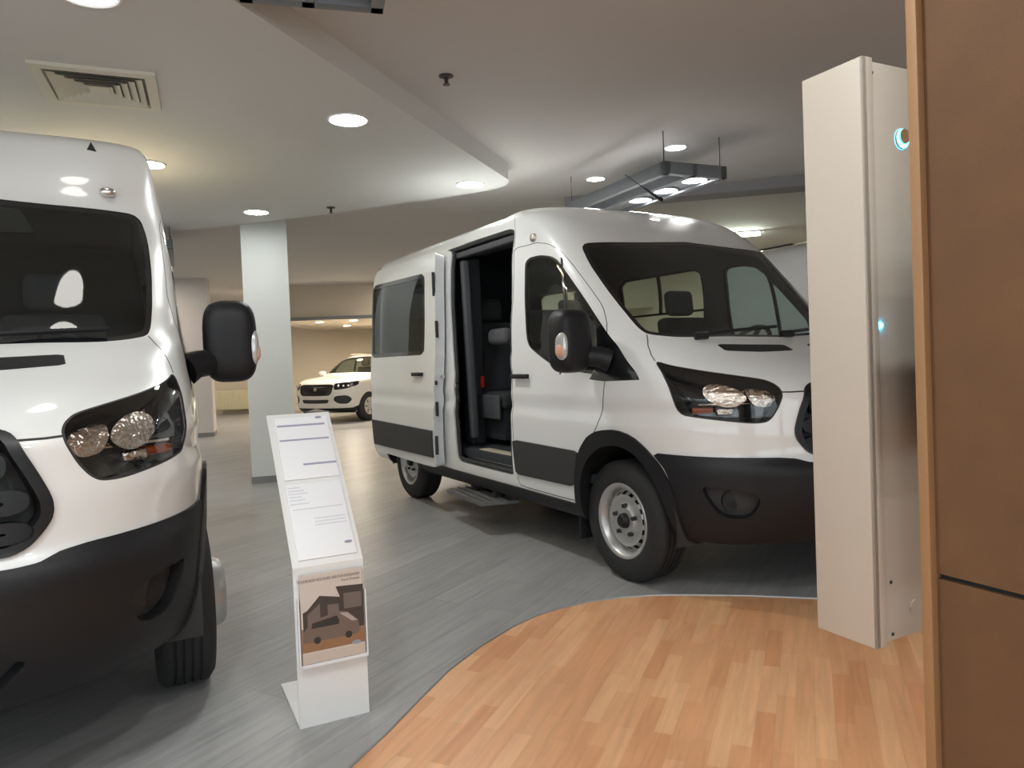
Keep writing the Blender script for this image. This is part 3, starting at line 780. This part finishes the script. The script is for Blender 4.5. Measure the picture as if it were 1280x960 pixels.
    b = MB(); b.box((-1.4, 0, .30), (3.6, 1.3, .12)); b.obj('chassis', M['gap'], root)
    b = MB(); b.box((-1.6, 0, .62), (2.2, 1.4, .5), bevel=.05); b.obj('cabin_floor', M['trim_dark'], root)
    for y in (.36, -.36): seat('car_seat', (-1.30, y, .56), .48, root, M['seat'], .25)
    return root
M['car_paint'] = mat('pearl_paint', (.72, .69, .64), .3, 0, 1.0)
make_car((-4.10, 17.38, 0), math.radians(-118))

# ------------------------------------------------------------------ room
ZC, ZS = 3.10, 2.95
M['floor'] = plank_mat('grey_plank_floor', 60, 1.25, .19, (.30, .296, .292), (.36, .356, .352), (.24, .24, .24), .0022, .34, .13)
M['laminate'] = plank_mat('beech_laminate', 68, .42, .066, (.68, .315, .150), (.80, .45, .235), (.62, .32, .17), .0006, .36, .10)
M['ceiling'] = mat('ceiling_paint', (.60, .575, .55), .85)
M['soffit'] = mat('soffit_paint', (.66, .655, .63), .8)
M['wall'] = mat('wall_paint', (.66, .58, .46), .85)
M['column'] = mat('column_paint', (.66, .68, .67), .6)
M['skirting'] = mat('grey_skirting', (.22, .22, .22), .6)
M['metal_edge'] = mat('edge_trim_metal', (.42, .42, .42), .5, .6)

b = MB(); b.prism([(-14, -4), (11, -4), (11, 26), (-14, 26)], -.10, 0); structure(b.obj('floor', M['floor']))
LAM = [(-1.92,-1.2),(-.58,2.38),(-.50,2.58),(-.41,2.85),(-.32,3.10),(-.19,3.36),(-.04,3.59),(.08,3.73),(.21,3.83),(.38,3.92),(.57,3.97),(.75,3.985),(.92,3.97),(1.25,3.92),(1.57,3.84),(4.6,3.05),(4.6,-1.2)]
b = MB(); b.prism(LAM, 0, .006); structure(b.obj('floor_laminate', M['laminate']))
b = MB(); pts = [(x, y, .006) for x, y in LAM[:16]]
b.tube(pts, .008, 8); structure(b.obj('trim_1', M['metal_edge']))
b = MB(); b.prism([(-14, -4), (11, -4), (11, 26), (-14, 26)], ZC, ZC + .15); structure(b.obj('ceiling', M['ceiling']))
SOF = [(-3.0,-2.0),(.03,6.70),(.035,6.80),(.01,6.93),(-.06,7.03),(-.16,7.11),(-.32,7.20),(-.65,7.36),(-1.07,7.54),(-1.92,7.95),(-3.01,8.37),(-4.0,8.64),(-7.0,9.3),(-13.4,9.8),(-13.4,-2.0)]
b = MB(); b.prism(SOF, ZS, ZC); structure(b.obj('ceiling_soffit', M['soffit']))
# beam and bulkheads further back
b = MB(); b.box((3.6, 7.62, 3.05), (6.0, .32, .11), Matrix.Rotation(-.25, 3, 'Z')); structure(b.obj('ceiling_beam', mat('beam_shaded_paint', (.30, .29, .30), .8)))  # beam colour darkened to stand for the shade on its face
b = MB(); b.prism([(-5.6, 16.4), (3.2, 16.2), (3.2, 26), (-5.6, 26)], 2.33, ZC); structure(b.obj('ceiling_bulkhead', M['wall']))
b = MB(); b.box((-1.2, 16.32, 2.36), (8.9, .10, .07)); structure(b.obj('trim_2', M['skirting']))

def wall(name, a, c, h=ZC, z0=0, t=.15, m='wall'):
    a, c = Vector(a), Vector(c); d = c - a; ang = math.atan2(d.y, d.x); mid = (a + c) / 2
    b = MB(); n = Vector((-d.y, d.x)).normalized() * t / 2
    b.box((mid.x + n.x, mid.y + n.y, (h + z0) / 2), (d.length, t, h - z0), Matrix.Rotation(ang, 3, 'Z')); return structure(b.obj(name, M[m]))
wall('wall_back', (11, 24.5), (-14, 20.3))
# the wall turns in the third argument's left-hand side, away from the hall
wall('wall_right', (9.0, 4.0), (.3, 22.8))
wall('wall_side', (9.0, -4.0), (9.0, 4.2))
wall('wall_left', (-13.0, 21), (-13.0, -4))
b = MB(); b.box((-9.5, 20.93, .05), (9, .03, .10), Matrix.Rotation(.167, 3, 'Z')); structure(b.obj('baseboard_back', M['skirting']))
# glazed front behind the camera
M['frame'] = mat('window_frame_white', (.7, .7, .7), .5)
M['pane'] = glass('shop_window_glass', (.9, .93, .93))
b = MB()
for x0, x1, z0, z1 in ((-13, 9, 0, .45), (-13, 9, 2.75, ZC)): b.box(((x0 + x1) / 2, -3.9, (z0 + z1) / 2), (x1 - x0, .2, z1 - z0))
for x in (-13, -8.5, -4.0, .5, 5.0, 9.0): b.box((x, -3.9, 1.6), (.55, .2, 2.31))
structure(b.obj('wall_front', M['wall']))
for k, x in enumerate((-10.75, -6.25, -1.75, 2.75, 7.0)):
    w = 3.95 if k < 4 else 3.45
    b = MB()
    for dx in (-w / 2 + .03, 0, w / 2 - .03): b.box((x + dx, -3.9, 1.6), (.06, .08, 2.30))
    for z in (.48, 1.95, 2.72): b.box((x, -3.9, z), (w, .08, .06))
    o = structure(b.obj('window_%d' % (k + 1), M['frame']))
    b = MB(); b.box((x, -3.9, 1.6), (w - .06, .012, 2.28)); g = b.obj('window_pane', M['pane'], o)

# columns
def column(name, x, y, rz, w, d, label, m):
    r = thing(name, label, 'column', (x, y, 0), rz)
    b = MB(); b.box((0, 0, ZC / 2 + .04), (w, d, ZC - .08)); b.obj('shaft', M[m], r)
    b = MB(); b.box((0, 0, .04), (w + .012, d + .012, .08)); b.obj('plinth', M['skirting'], r)
    return r
column('column', -2.85, 8.66, .33, .50, .50, 'pale grey square column with a dark plinth behind the info stand', 'column')
M['column_warm'] = mat('column_paint_warm', (.60, .56, .53), .7)
column('column', -6.28, 14.6, .3, .62, .6, 'pinkish square column standing in the background behind the minibus mirror', 'column_warm')

# radiator under the left part of the back wall
rd = thing('radiator', 'cream panel radiator on the far wall between the two columns', 'radiator', (-7.85, 20.95, .12), .167)
b = MB(); b.box((0, 0, .30), (1.25, .09, .56), bevel=.015)
for k in range(20): b.box((-.57 + k * .06, -.05, .30), (.03, .012, .50), bevel=.004, seg=1)
b.obj('panel', mat('radiator_cream', (.66, .60, .40), .5), rd)
b = MB(); b.tube([(-.66, 0, .05), (-.66, 0, -.11)], .014, 8); b.box((-.655, 0, .05), (.06, .03, .03)); b.obj('supply_pipe', M['skirting'], rd)
b = MB(); b.box((0, 0, .60), (1.27, .10, .02)); b.obj('top_grille', M['label'], rd)

# dark sign on the right wall beyond the vans
sg = thing('wall_sign', 'small dark panel on the far wall above the windshield of the open van', 'sign', (4.66, 12.85, 2.975), -1.13)
b = MB(); b.box((0, 0, .05), (.75, .05, .11), bevel=.01); b.obj('panel', mat('dark_sign_brown', (.07, .055, .045), .6), sg)
b = MB(); b.box((0, .0, .112), (.78, .06, .02)); b.obj('top_rail', M['dark_steel'], sg)

# ------------------------------------------------------------------ lamps
def emis(name, col, s):
    m = bpy.data.materials.new(name); m.use_nodes = True; nt = m.node_tree; nt.nodes.clear()
    e = nd(nt, 'ShaderNodeEmission'); e.inputs[0].default_value = (*col, 1); e.inputs[1].default_value = s
    o = nd(nt, 'ShaderNodeOutputMaterial'); nt.links.new(e.outputs[0], o.inputs[0]); return m
E_COOL = emis('lamp_cool', (.965, 1.0, .99), 64)
E_WARM = emis('lamp_warm', (1.0, .82, .52), 40)
E_FAR = emis('lamp_hall_added', (1.0, .92, .82), 110)  # for the unseen lamps added deep in the hall
E_BULK = emis('lamp_bulkhead', (1.0, .86, .66), 190)
E_MID = emis('lamp_mid', (.965, 1.0, .98), 26)
E_DIM = emis('lamp_dim', (1.0, .97, .9), 3)
E_PEND = emis('lamp_pendant', (1.0, .98, .96), 13)
E_GREEN = emis('lamp_greenish', (.88, 1.0, .84), 45)
def downlight(x, y, z, r, label, m=None, group='recessed downlights'):
    t = thing('downlight', label, 'ceiling light', (x, y, z), 0, group)
    b = MB(); b.lathe([(r * .98, .0), (r * .98, -.004), (r * 1.06, -.010), (r * 1.16, -.008), (r * 1.18, .0)], 'z', (0, 0, 0), 32); b.obj('rim', M['white_plastic'], t)
    b = MB(); R = b.lathe([(r, -.004), (r * .6, -.007), (.001, -.008)], 'z', (0, 0, 0), 32); b.obj('diffuser', m or E_COOL, t)
    return t
SEEN = [(-1.02, 4.91, 'round downlight in the soffit, largest one, above the info stand', E_COOL), (-.32, 6.82, 'round downlight near the rounded tip of the soffit', E_MID), (-2.6, 7.71, 'round downlight in the soffit just in front of the square column', E_MID),
        (-2.78, 5.79, 'warm downlight half hidden by the roof of the minibus', E_WARM), (-1.74, 3.17, 'downlight cut by the top edge beyond the square air vent', E_DIM)]
for x, y, l, m in SEEN: downlight(x, y, ZS, .115, l, m)
for x, y in ((-4.6, 3.9), (-4.7, 6.6), (-6.5, 5.0), (-6.6, 8.0), (-2.9, -.4), (-5.6, .2), (-8.8, 3.0), (-8.8, 6.5)): downlight(x, y, ZS, .115, 'round downlight in the soffit outside the view')
for x, y, l in ((.91, 7.42, 'ceiling spot left of the pendant light frame, lower one'), (1.48, 6.39, 'ceiling spot beside the pendant light frame, upper one')): downlight(x, y, ZC, .085, l, E_PEND, 'ceiling spots beside the pendant')
for x, y in ((1.4, .4), (-.95, 1.15), (.25, 1.30), (-1.6, -.2), (6.6, 6.6), (2.6, -1.6), (-.4, -2.2), (7.4, 5.2), (2.0, 13.2), (.6, 14.5), (-1.2, 14.5), (-1.85, 15.6), (-6.7, 13.0), (-8.5, 11.5), (-8.8, 15.5), (-9.5, 19.0), (-5.95, 17.5)): downlight(x, y, ZC, .10, 'ceiling downlight added outside the view to light the hall', E_COOL if y < 9 else E_FAR)  # unseen lamps added to brighten the hall, laminate and info stand
for x, y, l in ((-4.45, 17.2, 'small warm downlight above the bonnet of the far car, left one'), (-4.25, 19.2, 'small warm downlight above the windshield of the far car'), (-3.60, 17.0, 'small warm downlight above the roof of the far car, nearest the back wall'), (-2.2, 18.4, 'small downlight over the far car outside the view'), (-.2, 19.5, 'small downlight over the far car outside the view')): downlight(x, y, 2.33, .09, l, E_BULK, 'small downlights over the far car')

tl = thing('tube_lamp', 'greenish tube lamp on the far ceiling just above the roof of the open van', 'ceiling light', (3.35, 11.1, ZC), -.25)
b = MB(); b.box((0, 0, -.012), (.95, .10, .024), bevel=.004); b.obj('batten', M['white_plastic'], tl)
b = MB(); b.tube([(-.44, 0, -.06), (.44, 0, -.06)], .016, 12); b.obj('tube', E_GREEN, tl)
for x in (-.45, .45): rbox('tube_holder', (x, 0, -.045), (.03, .05, .07), .004, M['white_plastic'], tl)

def pendant(loc, rz, label, n=3, L=1.62, W=.62, on=True):
    t = thing('pendant_light', label, 'hanging lamp', loc, rz, None)
    b = MB()
    for x in (-W / 2 + .03, W / 2 - .03, -.02): b.box((x, 0, .05), (.06, L, .10), bevel=.004)
    for y in (-L / 2 + .03, L / 2 - .03): b.box((0, y, .05), (W, .06, .10), bevel=.004)
    b.obj('frame', M['pend_grey'], t)
    b = MB(); b.box((.14, 0, .06), (W / 2 - .05, L - .1, .05)); b.obj('lamp_tray', M['pend_tray'], t)
    for k in range(n):
        b = MB(); y = (k - (n - 1) / 2) * .40; c = (.14, y - .20, .03)
        b.lathe([(.10, -.006), (.112, -.014), (.122, -.006), (.122, .02)], 'z', c, 28); h = b.obj('lamp_ring', M['pend_grey'], t)
        b = MB(); b.lathe([(.10, -.008), (.06, -.012), (.001, -.013)], 'z', c, 28); b.obj('lamp', E_PEND if on else M['pend_tray'], h)
    for x in (-W / 2 + .03, W / 2 - .03):
        for y in (-L / 2 + .05, L / 2 - .05):
            b = MB(); b.tube([(x, y, .10), (x, y, ZC - loc[2])], .004, 6); b.obj('wire', M['dark_steel'], t)
    return t
M['pend_grey'] = mat('pendant_grey_metal', (.20, .215, .235), .45, .3)
M['pend_tray'] = mat('pendant_tray', (.28, .29, .31), .5, .2)
PA = math.atan2(-.155, .345) * 0 + .42
pendant((1.22, 6.72, 2.75), PA, 'grey hanging lamp frame with three lit discs above the open van')
pendant((-.626, 2.56, 2.93), .255, 'grey hanging lamp frame cut off by the top edge', on=False)
pendant((-4.36, 8.9, 2.70), .42, 'grey hanging lamp frame peeping out behind the minibus roof', on=False)
pendant((-1.75, 15.2, 2.62), .42, 'bright hanging lamp frame far back above the white car')

# small ceiling fittings
def sprinkler(x, y, z, label):
    t = thing('ceiling_sprinkler', label, 'sprinkler', (x, y, z))
    b = MB(); b.lathe([(.045, 0), (.045, -.006), (.014, -.012), (.012, -.045), (.0, -.046)], 'z', (0, 0, 0), 20); b.obj('escutcheon', M['dark_steel'], t)
    b = MB(); b.lathe([(.0, -.052), (.022, -.052), (.022, -.056), (.0, -.056)], 'z', (0, 0, 0), 16); b.tube([(0, 0, -.04), (0, 0, -.053)], .005, 6); b.obj('deflector', M['dark_steel'], t)
sprinkler(-.34, 4.62, ZC, 'dark sprinkler head on the ceiling beside the soffit edge')
sprinkler(-1.80, 7.62, ZS, 'tiny sprinkler head at the curved far edge of the soffit')

def vent(x, y, z, rz, label):
    t = thing('air_vent', label, 'air vent', (x, y, z), rz)
    w = .60; h = w / 2
    def ring(b, a0, z0, a1, z1):
        lo = [b.bm.verts.new((sx * a0, sy * a0, z0)) for sx, sy in ((1, 1), (-1, 1), (-1, -1), (1, -1))]; hi = [b.bm.verts.new((sx * a1, sy * a1, z1)) for sx, sy in ((1, 1), (-1, 1), (-1, -1), (1, -1))]
        for k in range(4): f = b.bm.faces.new((lo[k], lo[(k + 1) % 4], hi[(k + 1) % 4], hi[k]))
    b = MB(); ring(b, h, 0, h, -.018); ring(b, h, -.018, h - .055, -.020); ring(b, h - .055, -.020, h - .06, .0); b.obj('vent_frame', M['vent'], t)
    b = MB(); b.box((0, 0, -.001), (w - .1, w - .1, .002)); b.obj('backing', M['skirting'], t)
    for k in range(5):
        a = h - .07 - k * .040; b = MB(); ring(b, a, -.022, a - .034, -.004); ring(b, a - .002, -.024, a - .036, -.006); b.obj('louvre', M['vent'], t, fixn=False)
    b = MB(); b.box((0, 0, -.014), (.10, .10, .012)); b.obj('centre_plate', M['vent'], t)
M['vent'] = mat('vent_cream', (.70, .67, .58), .6)
vent(-2.265, 4.20, ZS, math.atan2(.24, .58), 'square cream louvred air vent in the soffit above the minibus')

# ------------------------------------------------------------------ info stand
ST = (-.8249, 2.6523); SA = math.atan2(.44706, .8945)
st = thing('info_stand', 'white folded metal info stand with sloping sheet holder beside the minibus', 'stand', (ST[0], ST[1], 0), SA)
W_ = .261; T = .008; ZF = .597; YT, ZT = .475, 1.132
M['stand'] = mat('stand_white', (.80, .79, .78), .3, 0, .3)
b = MB(); b.prism([(0, 0), (T, T), (.44, T), (.44, 0)], 0, W_, 'yz') if False else None
prof = [(0, 0), (.42, 0), (.42, T), (T, T), (T, ZF - .003), (YT + .007, ZT - .004), (YT, ZT), (0, ZF)]
b.prism(prof, 0, W_, 'yz'); b.obj('stand_body', M['stand'], st)
sl = math.hypot(YT, ZT - ZF); th = math.atan2(ZT - ZF, YT)
def on_slope(u, v, h=0): return Vector((u * W_, v * YT - h * math.sin(th), ZF + v * (ZT - ZF) + h * math.cos(th)))
RS = Matrix.Rotation(th, 3, 'X')
M['paper'] = mat('white_paper', (.86, .86, .88), .5); M['ink'] = mat('violet_grey_print', (.36, .34, .46), .6); M['ink_pale'] = mat('pale_print', (.70, .70, .76), .6); M['acrylic'] = mat('holder_acrylic', (.80, .80, .82), .1)  # the last one is the plain pale acrylic of the brochure holder
def sheet(name, u0, u1, v0, v1, label=None):
    c = on_slope((u0 + u1) / 2, (v0 + v1) / 2, .004)
    o = rbox(name, c, ((u1 - u0) * W_, (v1 - v0) * sl, .006), .0015, M['paper'], st, RS)
    return o
def print_bar(par, u0, u1, v, t, m):
    c = on_slope((u0 + u1) / 2, v, .0078); return rbox('print_line', c, ((u1 - u0) * W_, t * sl, .0012), .0, M[m], par, RS)
h1 = sheet('upper_sheet', .10, .94, .53, .965)
print_bar(h1, .13, .88, .905, .012, 'ink'); print_bar(h1, .13, .90, .80, .010, 'ink'); print_bar(h1, .42, .93, .625, .012, 'ink')
h2 = sheet('lower_sheet', .09, .93, .035, .50)
for k, v in enumerate((.475, .455, .435, .415, .395, .37)): print_bar(h2, .12, .30 + .05 * (k % 3), v, .006, 'ink_pale')
print_bar(h2, .14, .88, .335, .006, 'ink_pale')
for v in (.27, .25, .23): print_bar(h2, .42, .88, v, .006, 'ink_pale')
def badge(par, u, v, w):
    b = MB(); c = on_slope(u, v, .008)
    t = bmesh.new(); bmesh.ops.create_cone(t, cap_ends=True, segments=28, radius1=.5, radius2=.5, depth=1)
    bmesh.ops.scale(t, vec=(w, w * .40, .0014), verts=t.verts); b._merge(t, Matrix.Translation(c) @ RS.to_4x4(), False); return b.obj('printed_badge', M['badge'], par)
M['badge'] = mat('badge_grey_blue', (.30, .32, .40), .5)
badge(h2, .84, .105, .030); badge(h1, .80, .955, .028)

# brochure in its holder on the upright
br = thing('brochure', 'brochure with a van and dark gabled houses in the holder of the info stand', 'brochure', (ST[0], ST[1], 0), SA)
hold = MB(); hold.box((.134, -.012, .235), (.252, .024, .012)); hold.box((.134, -.003, .39), (.246, .005, .34)); hold.box((.010, -.013, .36), (.005, .026, .25)); hold.box((.258, -.013, .36), (.005, .026, .25))
hold.obj('brochure_holder', M['acrylic'], st)
B0, B1, C0, C1 = .018, .250, .243, .572
M['cover'] = mat('brochure_cover', (.62, .545, .50), .35); M['sky'] = mat('print_sky', (.62, .55, .51), .35); M['house'] = mat('print_house', (.055, .045, .04), .4); M['house2'] = mat('print_house_wall', (.16, .13, .115), .4)
M['ground'] = mat('print_ground', (.30, .16, .085), .4); M['vanprint'] = mat('print_van', (.17, .125, .105), .3); M['vanlight'] = mat('print_van_light', (.42, .36, .33), .3); M['print_dark'] = mat('print_dark', (.03, .028, .028), .4); M['band'] = mat('print_band', (.60, .50, .43), .4)
bw, bh = B1 - B0, C1 - C0
b = MB(); b.box(((B0 + B1) / 2, -.0165, (C0 + C1) / 2), (bw, .011, bh), bevel=.001, seg=1); cov = b.obj('cover', M['cover'], br)
layer = [0]
def shape(name, poly, m):
    layer[0] += 1; y = -.0221 - .00012 * layer[0]
    b = MB(); b.prism([(B0 + u * bw, C0 + v * bh) for u, v in poly], y, y + .0004 + .00012 * layer[0], 'xz'); return b.obj(name, M[m], cov)
shape('printed_ground', [(.0, .13), (1, .13), (1, .40), (0, .40)], 'ground')
shape('printed_band', [(0, .0), (1, 0), (1, .11), (0, .11)], 'band')
shape('printed_house', [(.03, .30), (.03, .58), (.10, .60), (.30, .745), (.66, .69), (.66, .30)], 'house')
shape('printed_house_wall', [(.10, .34), (.10, .55), (.30, .66), (.30, .34)], 'house2')
shape('printed_gate', [(.42, .38), (.42, .63), (.60, .62), (.60, .38)], 'house2')
shape('printed_house', [(.62, .32), (.62, .70), (.56, .82), (1, .80), (1, .32)], 'house')
shape('printed_house_wall', [(.68, .55), (.68, .73), (.97, .72), (.97, .55)], 'house2')
shape('printed_van', [(.02, .24), (.03, .36), (.10, .42), (.16, .48), (.62, .535), (.74, .51), (.90, .40), (.92, .27), (.86, .24)], 'vanprint')
shape('printed_windshield', [(.60, .515), (.73, .505), (.89, .395), (.80, .40)], 'vanlight')
shape('printed_windows', [(.15, .39), (.17, .45), (.56, .49), (.60, .43), (.58, .39)], 'print_dark')
for u in (.24, .74): shape('printed_wheel', [(u + .055 * math.cos(a), .25 + .04 * math.sin(a)) for a in np.linspace(0, 2 * PI, 20)[:-1]], 'print_dark')
shape('printed_badge', [(.86 + .075 * math.cos(a), .145 + .022 * math.sin(a)) for a in np.linspace(0, 2 * PI, 20)[:-1]], 'badge')
def text(name, body, x, z, size, m, par, y, align='LEFT'):
    cu = bpy.data.curves.new(name, 'FONT'); cu.body = body; cu.size = size; cu.align_x = align; cu.extrude = .0002; cu.resolution_u = 2
    t = bpy.data.objects.new(name, cu); COL.objects.link(t)
    dg = bpy.context.evaluated_depsgraph_get(); me = bpy.data.meshes.new_from_object(t.evaluated_get(dg)); COL.objects.unlink(t); bpy.data.objects.remove(t)
    o = link(name, me, par, [M[m]]); o.location = (x, y, z); o.rotation_euler = (PI / 2, 0, 0); return o
text('title_text', 'КОММЕРЧЕСКИЕ АВТОМОБИЛИ', B0 + bw * .95, C0 + bh * .915, .0142, 'house2', cov, -.0228, 'RIGHT')
text('subtitle_text', 'Ford Transit', B0 + bw * .95, C0 + bh * .87, .0135, 'house2', cov, -.0228, 'RIGHT')

# ------------------------------------------------------------------ board and air steriliser on the right
M['mdf'] = mat('hardboard_brown', (.150, .074, .032), .75, bump=.5, bscale=500, var=.22, vscale=9)
M['edge'] = mat('tan_edge_strip', (.36, .20, .095), .5)
M['ster'] = mat('cream_white_enamel', (.54, .475, .405), .45, 0, .05)
E_BLUE = emis('blue_indicator', (.03, .55, 1.0), 9)
dirb = Vector((.458, -.889)); ang = math.atan2(dirb.y, dirb.x); nb = Vector((.889, .458))
BX, BY, LEAN = .802, 1.40, .0187
bd = thing('partition_board', 'brown hardboard panel with a tan edge strip filling the right edge', 'board', (BX, BY, 0), ang)
bd.rotation_euler = (LEAN, 0, ang)
b = MB(); b.box((.62, .010, 1.80), (1.22, .012, 1.80)); b.obj('upper_panel', M['mdf'], bd)
b = MB(); b.box((.62, .010, .447), (1.22, .012, .885)); b.obj('lower_panel', M['mdf'], bd)
b = MB(); b.box((.62, .0185, 1.35), (1.22, .004, 2.69)); b.obj('backing_panel', M['gap'], bd)
b = MB(); b.box((.002, .004, 1.35), (.021, .036, 2.70), bevel=.002); b.obj('edge_strip', M['edge'], bd)
# wall mounted air steriliser behind the board
sx, sy = .735, 1.5
stz = thing('air_steriliser', 'tall narrow cream white metal box with blue indicator lights beside the hardboard panel', 'air cleaner', (sx + .0135 * nb.x, sy + .0135 * nb.y, 0), ang)
stz.rotation_euler = (.012, 0, ang)
b = MB(); b.box((-.075, .006, 1.313), (.150, .012, 1.216), bevel=.002); b.box((-.004, .0155, 1.313), (.008, .031, 1.216), bevel=.002); b.obj('front_cover', M['ster'], stz)
b = MB(); b.box((-.079, .106, 1.313), (.142, .165, 1.208), bevel=.002); cs = b.obj('casing', M['ster'], stz)
b = MB(); b.lathe([(0, .003), (.0065, .003), (.0075, .0)], 'x', (-.0075, .043, 1.378), 20); b.obj('indicator_light', E_BLUE, cs)
b = MB(); b.lathe([(.020, .0035), (.0215, .003), (.022, 0)], 'x', (-.0075, .128, 1.768), 28); b.obj('port_ring', M['ster'], cs)
b = MB(); b.lathe([(.0, .003), (.020, .003)], 'x', (-.0075, .128, 1.768), 28); b.obj('port_light', E_BLUE, cs)
b = MB(); b.lathe([(0, .006), (.0155, .006), (.0155, .003)], 'x', (-.0075, .1315, 1.7725), 28); b.obj('port_shutter', M['edge'], cs)
for y, z in ((.038, 1.894), (.058, .835), (.060, .723)):
    b = MB(); b.lathe([(0, .002), (.0035, .0015), (.004, 0)], 'x', (-.0078, y, z), 12); b.obj('screw', M['dark_steel'], cs)
b = MB(); b.tube([(-.0075 , .132 + .012 * math.cos(t), .768 + .014 * math.sin(t)) for t in np.linspace(1.2, 4.6, 14)], .0022, 6); b.obj('knock_out', M['ster'], cs)
b = MB(); b.box((.05, .194, 1.31), (.30, .012, .40)); b.box((.155, .110, 1.31), (.012, .172, .40)); b.obj('mounting_bracket', M['dark_steel'], cs)
# white skirting running away behind the board
b = MB(); a0, a1 = Vector((1.262, 2.20)), Vector((1.52, 2.68)); d = a1 - a0
b.box(((a0.x + a1.x) / 2 + .02, (a0.y + a1.y) / 2, .045), (d.length, .03, .078), Matrix.Rotation(math.atan2(d.y, d.x), 3, 'Z')); structure(b.obj('baseboard_right', M['white_plastic']))

# ------------------------------------------------------------------ daylight, camera
w = bpy.data.worlds.new('World'); SC.world = w; w.use_nodes = True
w.node_tree.nodes['Background'].inputs[0].default_value = (.80, .86, .92, 1); w.node_tree.nodes['Background'].inputs[1].default_value = 1.05
cam = bpy.data.cameras.new('camera'); co = bpy.data.objects.new('camera', cam); COL.objects.link(co)
f, h, pi_, ro = 917.0065, 1.3391, .036022, -.035771
cam.sensor_width = 36; cam.lens = f / 1280 * 36; cam.clip_start = .02
F = Vector((0, math.cos(pi_), -math.sin(pi_))); U = Vector((0, math.sin(pi_), math.cos(pi_))); Rr = Vector((1, 0, 0))
c, s = math.cos(ro), math.sin(ro); rt = c * Rr + s * U; up = c * U - s * Rr
co.matrix_world = Matrix((( rt.x, up.x, -F.x, 0), (rt.y, up.y, -F.y, 0), (rt.z, up.z, -F.z, h), (0, 0, 0, 1)))
SC.camera = co
SC.view_settings.view_transform = 'Standard'; SC.view_settings.look = 'None'; SC.view_settings.gamma = 1; SC.view_settings.use_curve_mapping = False
SC.view_settings.exposure = 1.68
SC.cycles.use_denoising = True
SC.cycles.max_bounces = 10; SC.cycles.diffuse_bounces = 5; SC.cycles.glossy_bounces = 4; SC.cycles.transparent_max_bounces = 16
SC.cycles.sample_clamp_indirect = 6
SC.cycles.caustics_reflective = False; SC.cycles.caustics_refractive = False
